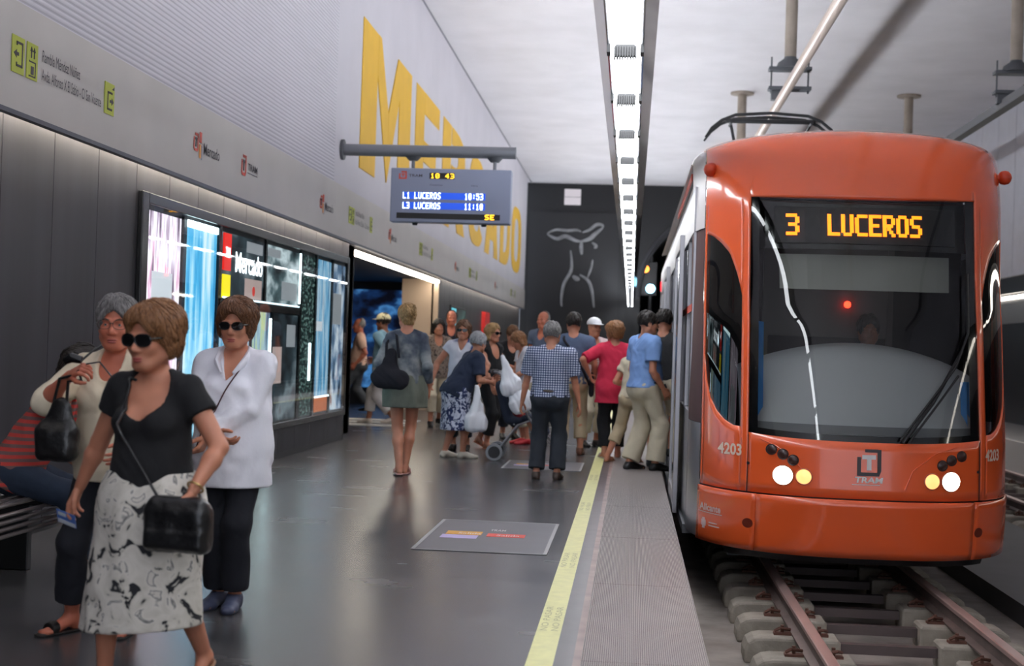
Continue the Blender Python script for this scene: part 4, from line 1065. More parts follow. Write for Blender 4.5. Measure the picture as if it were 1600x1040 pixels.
def field_obj(name, PF, m, parent=None, label=None):
    P, F = PF; me = bpy.data.meshes.new(name)
    me.vertices.add(len(P)); me.vertices.foreach_set('co', np.asarray(P, dtype=np.float32).ravel())
    F = np.asarray(F); me.loops.add(F.size); me.loops.foreach_set('vertex_index', F.ravel().astype(np.int32))
    me.polygons.add(len(F)); me.polygons.foreach_set('loop_start', (np.arange(len(F))*4).astype(np.int32)); me.polygons.foreach_set('loop_total', np.full(len(F), 4, dtype=np.int32))
    me.polygons.foreach_set('use_smooth', [True]*len(F)); me.update(calc_edges=True); me.validate()
    for mm in (m if isinstance(m, (list,tuple)) else [m]): me.materials.append(mm)
    o = bpy.data.objects.new(name, me); COL.objects.link(o)
    if parent: o.parent = parent
    if label: o['label'] = label
    return o
def join_pf(A, B):
    if len(B[0]) == 0: return A
    return np.concatenate([A[0], B[0]]), np.concatenate([np.asarray(A[1]), np.asarray(B[1])+len(A[0])])

def ik(a, t, l1, l2, hint):
    a, t, hint = Vector(a), Vector(t), Vector(hint); d = t-a; L = min(d.length, (l1+l2)*.999); d = d.normalized()
    h = (hint-d*hint.dot(d)).normalized(); x = (l1*l1-l2*l2+L*L)/(2*L); y = math.sqrt(max(0, l1*l1-x*x))
    return a+d*x+h*y, a+d*L

class Human:
    """local frame: +Y forward, +X to the person's right, +Z up; metres for a 1.70 m figure times s"""
    def __init__(h, loc, rz, H=1.65, skin='skin_tan', w=1.0, depth=1.0, bust=0, belly=0, fem=True, lean=0, side=0, twist=0, hyaw=0, hpitch=0, hroll=0, hs=1.0,
                 feet=None, hands=None, elb=None, knees=None, curl=(35,35), hipz=None, vox=.008, arm=1.0, leg=1.0, label='', hdir=(None,None), near=False, shoe_n=None, hipxy=(0,0), thumb=(1,1)):
        s = H/1.70; h.s = s; h.H = H; h.vox = vox; h.P = []; h.near = near; P = h.P
        h.root = empty('person', (loc[0], loc[1], loc[2] if len(loc) > 2 else 0), rz, label, 'person')
        h.skin = skin; rot = lambda ax, a: Matrix.Rotation(R(a), 3, ax)
        Rt = rot('Z', twist) @ rot('Y', side) @ rot('X', -lean)
        U = Rt @ Vector((0,0,1)); F = Rt @ Vector((0,1,0)); X = Rt @ Vector((1,0,0)); h.U, h.F, h.X = U, F, X
        feet = feet or ((.09,0,0),(-.09,0,0))          # (x, y, lift) right then left
        ank = [Vector((f[0]*s, f[1]*s, (.075+f[2])*s)) for f in feet]
        tl, sl = .41*s, .405*s
        hz = hipz*s if hipz else None
        hx = .088*s
        if hz is None:
            hz = 9
            for i, a in enumerate(ank):
                dx = a.x-(hx if i == 0 else -hx)-hipxy[0]; dy = a.y-hipxy[1]; hz = min(hz, a.z+math.sqrt(max(.01, (tl+sl)**2*.985-dx*dx-dy*dy)))
        pel = Vector((hipxy[0], hipxy[1], hz)); h.pel = pel
        C = pel + U*.02*s
        ww = w; dp = depth
        h.waistz = .12
        def T(u, x=0, f=0): return pel+U*u*s+X*x*s+F*f*s
        h.T = T
        hipw = (.168 if fem else .158)*ww
        P.append(ell(T(.0), (hipw*s, .115*s*dp, .13*s), 'torso', .05*s, h.mat3(X,F,U)))
        P.append(ell(T(.16), (.138*s*ww, .098*s*dp, .14*s), 'torso', .05*s, h.mat3(X,F,U)))
        P.append(ell(T(.32), (.150*s*ww, .105*s*dp, .17*s), 'torso', .05*s, h.mat3(X,F,U)))
        if belly: P.append(ell(T(.10, 0, .035+.02*belly), (.12*s*ww, .09*s*(1+.3*belly), .13*s), 'torso', .05*s, h.mat3(X,F,U)))
        for q in (-1, 1):
            if bust: P.append(ell(T(.315, q*.068, .078+.012*bust), (.064*s*ww, .058*s*bust, .062*s), 'torso', .035*s, h.mat3(X,F,U)))
            P.append(ell(T(-.03, q*.07, -.065), (.08*s*ww, .075*s*dp, .09*s), 'torso', .03*s, h.mat3(X,F,U)))
        sw = (.158 if fem else .182)*(.55+.45*ww)
        h.sh = [T(.455, sw, -.005), T(.455, -sw, -.005)]
        nb = T(.47, 0, -.01); hb = nb+U*.02*s
        P.append(cone(T(.43, -sw*.8, -.01), T(.43, sw*.8, -.01), .062*s, .062*s, 'torso', .05*s))
        P.append(cone(T(.50, -.05, -.015), T(.455, -sw*.9, -.008), .045*s, .05*s, 'torso', .04*s)); P.append(cone(T(.50, .05, -.015), T(.455, sw*.9, -.008), .045*s, .05*s, 'torso', .04*s))
        # head
        Rh = rot('Z', hyaw+twist) @ rot('Y', hroll) @ rot('X', -hpitch)
        hU, hF, hX = Rh @ Vector((0,0,1)), Rh @ Vector((0,1,0)), Rh @ Vector((1,0,0)); e = s*hs; h.e = e
        nt = nb + (U*.6+hU*.4)*.085*s + F*.012*s
        hc = nt + hU*.105*e + hF*.022*e; h.hc, h.hU, h.hF, h.hX = hc, hU, hF, hX
        Hd = lambda x, y, z: hc+hX*x*e+hF*y*e+hU*z*e; h.Hd = Hd; M = h.mat3(hX,hF,hU)
        P.append(cone(nb-U*.03*s, Hd(0,-.02,-.06), .060*s*(.5+.5*ww), .054*s, 'neck', .03*s))
        hd = []
        hd.append(ell(Hd(0,-.012,.038), (.074*e,.094*e,.092*e), 'head', .02*e, M))
        hd.append(ell(Hd(0,.022,-.030), (.060*e,.070*e,.082*e), 'head', .03*e, M))
        hd.append(ell(Hd(0,.058,-.092), (.030*e,.026*e,.022*e), 'head', .025*e, M))
        for q in (-1,1):
            hd.append(cone(Hd(q*.058,.0,-.052), Hd(q*.022,.058,-.094), .018*e, .014*e, 'head', .03*e))
            hd.append(ell(Hd(q*.036,.062,-.022), (.024*e,.022*e,.024*e), 'head', .02*e, M))
            hd.append(ell(Hd(q*.033,.092,.004), (.019*e,.013*e,.012*e), 'head', .012*e, M, sub=True))
            hd.append(ell(Hd(q*.031,.074,.004), (.014*e,.012*e,.009*e), 'head', .004*e, M))
            hd.append(cone(Hd(q*.048,.074,.024), Hd(q*.012,.088,.022), .007*e, .008*e, 'head', .01*e))
            hd.append(ell(Hd(q*.074,-.006,-.006), (.011*e,.020*e,.032*e), 'head', .006*e, M)); hd.append(ell(Hd(q*.084,.002,-.006), (.006*e,.010*e,.018*e), 'head', .004*e, M, sub=True))
            hd.append(ell(Hd(q*.013,.097,-.036), (.009*e,.009*e,.007*e), 'head', .006*e, M))
        hd.append(cone(Hd(0,.085,.012), Hd(0,.106,-.030), .008*e, .012*e, 'head', .010*e))
        hd.append(ell(Hd(0,.083,-.064), (.023*e,.012*e,.007*e), 'head', .007*e, M)); hd.append(ell(Hd(0,.081,-.075), (.020*e,.012*e,.008*e), 'head', .007*e, M))
        hd.append(ell(Hd(0,.094,-.069), (.022*e,.006*e,.0016*e), 'head', .003*e, M, sub=True))
        P += hd
        # arms
        hands = hands or ((.24,.04,.80),(-.24,.04,.80)); elb = elb or ((.3,-1,0),(-.3,-1,0)); h.wr = []; h.el = []
        ul, fl = .285*s, .245*s; h.HP = []
        for i, q in ((0,1),(1,-1)):
            sh = h.sh[i]; E_, Wt = ik(sh, Vector(hands[i])*s, ul, fl, elb[i]); h.wr.append(Wt); h.el.append(E_)
            P.append(cone(sh, E_, .047*s*arm, .037*s*arm, 'uparm%d' % i, .03*s)); 
            mid = E_.lerp(Wt, .3); P.append(cone(E_, mid, .036*s*arm, .037*s*arm, 'forearm%d' % i, .012*s)); P.append(cone(mid, Wt, .037*s*arm, .024*s, 'forearm%d' % i, .02*s))
            D = (Wt-E_).normalized() if hdir[i] is None else Vector(hdir[i]).normalized()
            # palm normal faces the body
            inn = Vector((-q,0,0)); Nn = (inn-D*inn.dot(D));
            if Nn.length < .25: Nn = Vector((0,0,-1))-D*(-D.z)
            Nn.normalize(); Wd = D.cross(Nn)*q; Wd = Wd if Wd.y > -.2 else -Wd
            h.hand(Wt, D, Nn, Wd*thumb[i], curl[i], s*.97)
        # legs
        knees = knees or ((.08,1,0),(-.08,1,0)); h.kn = []; h.an = []
        for i, q in ((0,1),(1,-1)):
            hp = pel+X*q*hx-U*.02*s; K, Ak = ik(hp, ank[i], tl, sl, knees[i]); h.kn.append(K); h.an.append(Ak)
            P.append(cone(hp, K, .084*s*ww*leg, .054*s*leg, 'thigh%d' % i, .03*s))
            cf = K.lerp(Ak, .32)+Vector((0,-.018*s,0)); P.append(cone(K, cf, .052*s*leg, .053*s*leg, 'calf%d' % i, .02*s)); P.append(cone(cf, Ak, .053*s*leg, .033*s*leg, 'calf%d' % i, .03*s))
        h.feet_dirs = []
        for i in (0,1):
            yaw = feet[i][3] if len(feet[i]) > 3 else (-8 if i == 0 else 8); pit = feet[i][4] if len(feet[i]) > 4 else 0
            fd = Matrix.Rotation(R(yaw), 3, 'Z') @ Vector((0, math.cos(R(pit)), -math.sin(R(pit)))); up = Vector((0,0,1)); up = (up-fd*up.dot(fd)).normalized(); h.feet_dirs.append((fd, up))
            a = h.an[i]; heel = a-fd*.025*s-up*.045*s; ball = a+fd*.115*s-up*.052*s; toe = a+fd*.165*s-up*.057*s
            P.append(cone(a-up*.01*s, heel, .034*s, .030*s, 'foot%d' % i, .015*s)); P.append(cone(a-up*.005*s, ball, .034*s, .026*s, 'foot%d' % i, .02*s)); P.append(cone(ball, toe, .034*s, .024*s, 'foot%d' % i, .02*s, ax=up, q=.62))
            side_ = fd.cross(up)
            for tt in range(5): P.append(cone(ball+side_*(tt-2)*.014*s, toe+side_*(tt-2)*.015*s+fd*(.012-.004*abs(tt-2))*s, .011*s, .010*s, 'foot%d' % i, .004*s))
    def mat3(h, X, F, U): return [list(X), list(F), list(U)]
    def hand(h, W_, D, N_, T_, curl, s):
        pr = []; P = lambda d, t, n: W_+D*d*s+T_*t*s+N_*n*s
        pr.append(cone(W_-D*.02*s, P(.03,0,0), .024*s, .026*s, 'hand', .01*s, ax=N_, q=.75))
        for j, t in enumerate((-.033,-.011,.011,.033)): pr.append(cone(P(.015,t*.5,0), P(.088-.004*abs(j-2),t,0), .014*s, .0115*s, 'hand', .010*s))
        Ls = [.060,.074,.080,.070]
        for j, t in enumerate((-.033,-.011,.011,.033)):
            base = P(.088-.004*abs(j-2), t, 0); a = R(curl*(1+.12*(1.5-j)))*.55; c = base; ang = a; L = Ls[j]; sp = T_*((j-1.5)*.006*s)
            for seg, fr_, r0, r1 in ((0,.46,.0105,.0092),(1,.30,.0092,.0085),(2,.24,.0085,.007)):
                d = D*math.cos(ang)+N_*math.sin(ang); e = c+d*L*fr_*s+sp*fr_; pr.append(cone(c, e, r0*s, r1*s, 'hand', .002)); c = e; ang += a*1.0
        c = P(.02,.022,.004); d = (D*.62+T_*.62+N_*.45).normalized(); e = c+d*.045*s; pr.append(cone(c, e, .016*s, .012*s, 'hand', .008*s))
        d2 = (D*.85+T_*.25+N_*.5).normalized(); f = e+d2*.032*s; pr.append(cone(e, f, .0115*s, .0105*s, 'hand', .003)); g = f+(D*.9+T_*.05+N_*.45).normalized()*.024*s; pr.append(cone(f, g, .0105*s, .008*s, 'hand', .003))
        h.HP.append(pr)
    def sel(h, *tags): return [p for p in h.P if any(p.tag.startswith(t) for t in tags)]
    def body(h, hide=()):
        v = h.vox; main = [p for p in h.P if not any(p.tag.startswith(t) for t in hide)]
        PF = mesh_field(main, v)
        if not h.near:
            hd = h.sel('head','neck'); PF = mesh_field([p for p in main if not p.tag.startswith('head')]+[p for p in hd if p.tag.startswith('head') and not p.sub][:2], v)
            PF = join_pf(PF, mesh_field(hd, min(v*.6, .0055)))
        for pr in h.HP: PF = join_pf(PF, mesh_field(pr, .0036 if h.near else .0048))
        return field_obj('body', PF, MATS[h.skin], h.root)
    def garment(h, name, prims, m, infl=.012, cuts=(), subs=(), amp=.004, freq=34, seed=1, vox=None, kmul=1.3, label=None, sx=1, sz=1):
        n = (lambda X,Y,Z: (amp*fold(X,Y,Z,freq,seed,sx,sz)).astype(np.float32)) if amp else None
        return field_obj(name, mesh_field(prims, vox or h.vox, infl*h.s, [(tuple(c), tuple(Vector(nn).normalized())) for c, nn in cuts], subs, n, kmul=kmul), m, h.root, label)
    def sleeve(h, i, frac, extra=0.0, tail=0):
        out = []; a, e, w_ = h.sh[i], h.el[i], h.wr[i]; s = h.s
        up = h.sel('uparm%d' % i)[0]
        if frac <= 1:
            p = a.lerp(e, frac); d = (e-a).normalized(); out.append(cone(a, a.lerp(e, min(1, frac+.15)), up.ra+extra, up.ra+(up.rb-up.ra)*frac+extra, 'sl', .014*s, cut=(tuple(p), tuple(d))))
        else:
            out.append(cone(a, e, up.ra+extra, up.rb+extra, 'sl', .014*s)); g = frac-1; p = e.lerp(w_, g); d = (w_-e).normalized()
            out.append(cone(e, e.lerp(w_, min(1.05, g+.1)), up.rb+extra, .026*s+extra+tail, 'sl', .012*s, cut=(tuple(p), tuple(d))))
        return out
    def top(h, name, m, sleeve=.5, hem=-.02, neck=(.47,.075,.09), infl=.012, loose=0, extra=.004, amp=.004, seed=1, flare=None, freq=34, v=None, label=None, back=None, tail=0):
        """hem: height up the spine; neck: (u, radius x, radius z) of the scooped neckline"""
        s = h.s; pr = list(h.sel('torso'))
        if flare: pr.append(cone(h.T(.18,0,.01), h.T(hem-.05,0,.0), flare[0]*s, flare[1]*s, 'x', .05*s, ax=h.F, q=flare[2] if len(flare) > 2 else .72))
        pr = with_cut(pr, h.T(hem), -h.U) + h.sleeve(0, sleeve, extra*s, tail) + h.sleeve(1, sleeve, extra*s, tail)
        M = h.mat3(h.X, h.F, h.U); subs = [ell(h.T(neck[0]+.06,0,.10), (neck[1]*s,.13*s,neck[2]*s+.06*s), 'n', 0, M), ell(h.T(.53,0,-.02), (.068*s*(.6+.4*1),.075*s,.05*s), 'n', 0, M)]
        if v: subs = [cone(h.T(v,0,.13), h.T(.56,0,.06), .012*s, .085*s, 'n', 0)] + subs[1:]
        return h.garment(name, pr, m, infl+loose, [], subs, amp, freq, seed, label=label)
    def trousers(h, m, end=(.12,.12), infl=.014, leg_extra=.006, top_=.14, amp=.004, seed=3, name='trousers', bell=0):
        s = h.s; pr = [p for p in h.sel('torso') if p.kind == 'e'][:1] + [p for p in h.sel('torso') if p.kind == 'e' and p.r[2] < .1*s]
        pr = with_cut(pr, h.T(top_), h.U) + h.sel('thigh')
        for i in (0,1):
            K, Ak = h.kn[i], h.an[i]; frac = end[i]; d = (Ak-K).normalized(); p = Ak-d*frac*s*.4
            r0 = .056*s+leg_extra*s; pr.append(cone(K, Ak+d*.02*s, r0, (.043+bell)*s+leg_extra*s, 'c', .03*s, cut=(tuple(Ak-d*(frac)*s), tuple(d))))
        return h.garment(name, pr, m, infl, [], (), amp, 30, seed)
    def skirt(h, m, z_hem, r0, r1, q=.72, top_=.14, name='skirt', amp=.006, freq=26, seed=2, shift=(0,0), infl=.012, legs=True, mid=None, hemtilt=0, sx=1):
        s = h.s; a = h.T(.10); b = Vector((h.pel.x+shift[0]*s, h.pel.y+shift[1]*s, z_hem*s-.06*s)); pr = [p for p in h.sel('torso') if p.kind == 'e'][:1]+[p for p in h.sel('torso') if p.kind == 'e' and p.r[2] < .1*s]
        hp = Vector((h.pel.x, h.pel.y, h.pel.z-.06*s)); mr = (mid or (r0*.45+r1*.55))
        pr += [cone(a, hp, r0*s, mr*s, 's', .05*s, ax=(0,1,0), q=q), cone(hp, b, mr*s, r1*s, 's', .05*s, ax=(0,1,0), q=q)]
        if legs: pr += h.sel('thigh')
        return h.garment(name, pr, m, infl, [(h.T(top_), h.U), ((b.x, b.y, z_hem*s), (math.sin(R(hemtilt)),0,-math.cos(R(hemtilt))))], (), amp, freq, seed, sx=sx, sz=.35)
    def hair(h, m, style='short', vol=.014, amp=.003, name='hair', seed=1, label=None):
        e = h.e; Hd = h.Hd; M = h.mat3(h.hX,h.hF,h.hU); v = min(h.vox, .006)
        pr = [ell(Hd(0,-.014,.046), ((.074+vol)*e,(.094+vol*.8)*e,(.086+vol)*e), 'h', .02*e, M)]
        face = [ell(Hd(0,.112,-.022), (.063*e,.074*e,.100*e), 'f', 0, M)]
        cuts = []
        if style == 'short': cuts = [(Hd(0,0,-.03), Vector(-h.hU)*.9-Vector(h.hF)*.25)]; face.append(ell(Hd(0,.10,-.10),(.12*e,.13*e,.10*e),'f',0,M)); face.append(ell(Hd(0,.135,.02),(.060*e,.060*e,.066*e),'f',0,M))
        if style == 'bouffant':
            pr += [ell(Hd(-.035,.055,.072), (.055*e,.042*e,.040*e), 'h', .025*e, M), ell(Hd(0,-.035,.058), (.104*e,.113*e,.097*e), 'h', .03*e, M), ell(Hd(0,.035,.082), (.078*e,.058*e,.046*e), 'h', .03*e, M), ell(Hd(0,-.065,-.015), (.082*e,.058*e,.075*e), 'h', .03*e, M)]
            for q in (-1,1): pr.append(ell(Hd(q*.075,-.012,.0), (.024*e,.046*e,.062*e), 'h', .02*e, M))
            cuts = [(Hd(0,0,-.085), -Vector(h.hU)*.9-Vector(h.hF)*.2)]; face.append(ell(Hd(.008,.122,-.01),(.066*e,.07*e,.088*e),'f',0,M))
        if style == 'bob':
            for q in (-1,1): pr.append(cone(Hd(q*.07,-.012,.05), Hd(q*.074,-.015,-.06), .034*e, .028*e, 'h', .02*e))
            pr.append(cone(Hd(0,-.06,.03), Hd(0,-.06,-.07), .07*e, .055*e, 'h', .03*e))
        if style == 'long':
            for q in (-1,1): pr.append(cone(Hd(q*.068,-.015,.04), Hd(q*.085,-.02,-.14), .034*e, .034*e, 'h', .03*e))
            pr.append(cone(Hd(0,-.06,.03), Hd(0,-.07,-.15), .07*e, .06*e, 'h', .03*e))
        if style == 'bun': pr += [ell(Hd(0,-.10,.06), (.052*e,.045*e,.05*e), 'h', .012*e, M), ell(Hd(0,-.05,-.03), (.06*e,.04*e,.05*e), 'h', .02*e, M), cone(Hd(.02,-.12,.07), Hd(.03,-.13,.12), .02*e,.012*e,'h',.01*e), cone(Hd(-.02,-.11,.08), Hd(-.045,-.12,.115), .018*e,.01*e,'h',.01*e)]; cuts = [(Hd(0,0,-.07), -Vector(h.hU))]
        if style == 'bald': cuts = [(Hd(0,0,-.04), -Vector(h.hU))]; face = [ell(Hd(0,.06,.07), (.10*e,.13*e,.10*e), 'f', 0, M)]; 
        nz = lambda X,Y,Z: (amp*(1.1*fold(X,Y,Z,34,seed+3)+np.sin((X*h.hX[0]+Y*h.hX[1]+Z*h.hX[2])*420/1+6*np.sin(Z*38+seed)+4*np.sin(Y*31))*.5+fold(X,Y,Z,70,seed))).astype(np.float32)
        PF = mesh_field(pr, v, 0, [(tuple(c), tuple(Vector(n).normalized())) for c, n in cuts], face, nz)
        if style != 'bald': PF = join_pf(PF, h.locks(PF, 900 if h.near else 160, seed, style))
        return field_obj(name, PF, m, h.root, label)
    def locks(h, PF, n, seed, style):
        # tapering locks combed over the surface from a side parting, so the outline is ragged
        rg = random.Random(seed*31+n); bv = BVHTree.FromPolygons([Vector(v) for v in PF[0]], [tuple(int(i) for i in f) for f in PF[1]]); e = h.e
        part = Vector(h.Hd(.02, .02, .13)); U, F, X = Vector(h.hU), Vector(h.hF), Vector(h.hX); mb = MB(); V = PF[0]
        for _ in range(n):
            p = Vector(V[rg.randrange(len(V))]); loc, nr, ix, d = bv.find_nearest(p)
            if nr is None or (p-Vector(h.hc)).dot(nr) < 0: continue
            out = (p-part); out = out-U*out.dot(U)*.5; flow = (out.normalized()*1.0-U*.8-F*.25+Vector((rg.uniform(-.35,.35), rg.uniform(-.35,.35), rg.uniform(-.3,.3)))); pts = []; L = rg.uniform(.035,.07)*e; st = L/5
            for k in range(6):
                loc, nr, ix, d = bv.find_nearest(p)
                if loc is None: break
                fl = (flow-nr*flow.dot(nr)); 
                if fl.length < 1e-4: break
                lift = (.0012+.0035*k/5*rg.uniform(.2,1.2))*e
                pts.append(loc+nr*lift); p = loc+fl.normalized()*st; flow = (flow-U*.15)
            if len(pts) == 6: mb.tube(pts, [.0016*e,.0030*e,.0034*e,.0030*e,.0020*e,.0006*e] if h.near else [.003*e,.006*e,.007*e,.006*e,.004*e,.001*e], 4, cap=False)
        return (np.array([tuple(v) for v in mb.v]), np.array(mb.f)) if mb.v else (np.zeros((0,3)), [])
    def hat(h, m, brim=True, name='cap', brim_front=.09, label=None):
        e = h.e; M = h.mat3(h.hX,h.hF,h.hU); pr = [ell(h.Hd(0,-.012,.06), (.092*e,.112*e,.085*e), 'h', .01*e, M)]
        PF = mesh_field(pr, .006, 0, [(tuple(h.Hd(0,0,.045)), tuple(-h.hU))]); b = [Prim('c','b',.01*e,a=A3(h.Hd(0,.06,.052)),b=A3(h.Hd(0,.06+brim_front,.045)),ra=.08*e,rb=.055*e,ax=A3(h.hU),q=.09,cut=None,sub=False)]
        if brim: PF = join_pf(PF, mesh_field(b, .005))
        return field_obj(name, PF, m, h.root, label)
    def glasses(h, dark=True, m=None, size=1.0):
        e = h.e; fr = MB(); lens = MB(); mm = m or MATS['glasses_black']
        for q in (-1,1):
            rows = []
            for k in range(5):
                rr = k/4; rows.append([h.Hd(q*.034+ .029*size*rr*math.copysign(abs(math.cos(a))**.8,math.cos(a)), .104-.012*abs(q*.034+.029*rr*math.cos(a))/.06, .004+ .0205*size*rr*math.copysign(abs(math.sin(a))**.8,math.sin(a))) for a in [2*PI*i/20 for i in range(21)]])
            lens.grid(rows)
            fr.tube(rows[-1], .0026*e if dark else .0014*e, 6, cap=False)
            fr.tube([h.Hd(q*.063,.093,.010), h.Hd(q*.078,.06,.012), h.Hd(q*.081,.0,.008)], .003*e if dark else .0015*e, 6)
        fr.tube([h.Hd(-.008,.105,.008), h.Hd(0,.109,.011), h.Hd(.008,.105,.008)], .0025*e, 6)
        g = fr.build('sunglasses' if dark else 'spectacles', mm, h.root, smooth=True); 
        if dark: lens.build('lens', MATS['lens_dark'], g, smooth=True)
        return g
    def eyes(h):
        e = h.e
        for q in (-1,1):
            w = MB(); d = MB(); c = h.Hd(q*.031,.0775,.003); w.lathe((0,0,0), [(.0005*e,-.0095*e),(.006*e,-.0075*e),(.0092*e,-.002*e),(.0095*e,.0),(.0092*e,.002*e),(.006*e,.0075*e),(.0005*e,.0095*e)], 10)
            n = 70; w.v[-n:] = [tuple(Vector(v)*.95+c) for v in w.v[-n:]]
            cc = c+h.hF*.0068*e; d.tube([cc, cc+h.hF*.0029*e], .0056*e, 10)
            eo = w.build('eye', MATS['eye_white'], h.root, smooth=True); d.build('iris', MATS['eye_dark'], eo)
        for q in (-1,1):
            b = MB(); b.tube([h.Hd(q*.014,.093,.024), h.Hd(q*.032,.092,.030), h.Hd(q*.050,.079,.024)], [.002*e,.0026*e,.0014*e], 6)
            b.build('eyebrow', MATS['hair_brow'], h.root, smooth=True)
    def lips(h, m='lips'):
        e = h.e; M = h.mat3(h.hX,h.hF,h.hU)
        PF = mesh_field([ell(h.Hd(0,.0865,-.0645), (.023*e,.0105*e,.0058*e), 'l', .002*e, M), ell(h.Hd(0,.085,-.0745), (.020*e,.0105*e,.0068*e), 'l', .002*e, M)], .0018)
        return field_obj('lips', PF, MATS[m], h.root)
    def shoes(h, m, kind='shoe', name=None):
        for i in (0,1):
            fd, up = h.feet_dirs[i]; a = h.an[i]; s = h.s; heel = a-fd*.028*s-up*.045*s; ball = a+fd*.115*s-up*.052*s; toe = a+fd*.175*s-up*.055*s
            if kind == 'shoe': pr = [cone(a-up*.02*s, heel, .036*s, .036*s, 'f', .02*s), cone(a-up*.015*s, ball, .040*s, .034*s, 'f', .02*s), cone(ball, toe, .042*s, .033*s, 'f', .02*s, ax=up, q=.7)]; PF = mesh_field(pr, .006, .004, [((a+up*.012*s), tuple(up)), ((a-up*.0755*s), tuple(-up))])
            else:
                pr = [cone(heel-up*.022*s, toe-up*.012*s, .036*s, .042*s, 'f', .01*s, ax=up, q=.22)]; PF = mesh_field(pr, .005, .001, [((a-up*.0755*s), tuple(-up))])
                b_ = [cone(a+fd*.10*s-up*.04*s, a+fd*.135*s-up*.045*s, .042*s, .040*s, 'f', .01*s, ax=up, q=.75)]; PF = join_pf(PF, mesh_field(b_, .005, .002, [(tuple(a+fd*.142*s), tuple(fd)), (tuple(a+fd*.10*s), tuple(-fd))]))
            field_obj(name or kind, PF, m, h.root)
    def world(h, p): return Matrix.Translation(h.root.location) @ Matrix.Rotation(h.root.rotation_euler.z, 4, 'Z') @ Vector(p)

def strap(parent_obj, pts, target, m, r=.006, off=.007, n=40, flat=1, name='strap', wrap=True):
    """a strap through rough points (in the person's frame), laid onto the surface of `target` meshes"""
    P = [Vector(p) for p in pts]; out = []
    bv = []
    for t in target:
        me = t.data; bv.append(BVHTree.FromPolygons([v.co for v in me.vertices], [tuple(p.vertices) for p in me.polygons]))
    seg = len(P)-1
    for i in range(seg):
        for k in range(n//seg): out.append(P[i].lerp(P[i+1], k/(n//seg)))
    out.append(P[-1])
    res = []
    for j, p in enumerate(out):
        q = p
        if wrap:
            for b in bv:
                loc, nr, ix, d = b.find_nearest(q)
                if loc is not None and ((q-loc).dot(nr) < off): q = loc+nr*off
        res.append(q)
    for _ in range(3): res = [res[0]]+[(res[i-1]+res[i]*2+res[i+1])/4 for i in range(1, len(res)-1)]+[res[-1]]
    inv = parent_obj.matrix_world.inverted() if False else None
    return MB().tube(res, r, 8, flat=flat), res

# materials of the people
mat('skin_tan', (196,132,104), .5, var=.07, vs=14, sss=.15); mat('skin_red', (200,118,92), .5, var=.08, vs=14, sss=.15); mat('skin_pale', (212,158,130), .5, var=.06, vs=14, sss=.15); mat('skin_brown', (150,96,72), .5, var=.06, vs=12, sss=.1)
mat('hair_brow', (96,74,62), .8); mat('eye_white', (206,192,184), .3); mat('eye_dark', (34,24,20), .2); mat('lips', (170,88,80), .4); mat('glasses_black', (12,12,13), .2); mat('lens_dark', (10,10,12), .06, coat=.3); mat('glasses_thin', (90,74,66), .3, .6)
def hairm(n, c0, c1): return ramp_pattern(n, 'noise', 30, [(.25, c0), (.75, c1)], rough=.55, stretch=(5,5,.8), detail=4, distortion=.1)
hairm('hair_auburn', (84,52,32), (168,118,76)); hairm('hair_brown', (60,38,26), (132,88,56)); hairm('hair_grey', (70,68,68), (150,146,144)); hairm('hair_dark', (16,13,12), (46,36,30)); hairm('hair_blond', (120,90,56), (204,166,112)); hairm('hair_silver', (110,112,116), (190,190,192))
# ------------------------------------------------------------ cloth materials
def cloth(n, c, var=.06, rough=.9): return mat(n, c, rough, var=var, vs=9, bump=.55, bs=13, stretch=(1,1,.7))
BLACKC = cloth('black_jersey', (24,24,27)); WHITEC = cloth('white_linen', (243,243,252), .02); CREAM = cloth('cream_knit', (236,222,194), .05); DKT = cloth('dark_trousers', (24,26,34)); 
NAVY = cloth('navy_cloth', (34,44,66)); KHAKI = cloth('khaki', (190,172,142)); BEIGE = cloth('beige_cloth', (204,192,168)); JEANS = cloth('jeans', (40,52,70), .15); PINK = cloth('magenta_cloth', (206,42,74))
LBLUE = cloth('pale_blue_cloth', (126,160,214)); CHAR = cloth('charcoal_cloth', (52,52,54)); PPINK = cloth('pale_pink_cloth', (218,180,160)); TEAL = cloth('pale_teal_cloth', (120,156,174)); LGREY = cloth('light_grey_cloth', (180,176,176))
OLIVE = cloth('olive_cloth', (104,108,96), .2); SLATE = cloth('slate_cloth', (84,98,124)); DARKB = cloth('dark_blue_cloth', (30,34,48)); WHT2 = cloth('white_cotton', (222,220,228), .04); ROSE = cloth('rose_cloth', (214,190,190))
LEATHER = mat('black_leather', (18,18,20), .32, bump=.3, bs=60, coat=.2)
PRINT = ramp_pattern('floral_print', 'noise', 11, [(.0,(30,30,34)),(.36,(40,40,44)),(.40,(206,200,188)),(.60,(222,216,206)),(.64,(120,118,116)),(.68,(214,208,198))], rough=.85, detail=2.5, distortion=1.6)
BLUEPRINT = ramp_pattern('blue_print', 'noise', 20, [(.0,(34,44,84)),(.47,(44,56,98)),(.51,(196,202,222)),(.7,(222,224,236))], rough=.85, detail=1, distortion=1.2)
BROWNPRINT = ramp_pattern('brown_print', 'noise', 22, [(.3,(96,78,70)),(.5,(150,134,122)),(.62,(60,52,50))], rough=.85, detail=2)
DENIM = ramp_pattern('faded_denim', 'noise', 5, [(.34,(46,52,70)),(.50,(86,94,104)),(.66,(146,150,150))], rough=.9, detail=4)
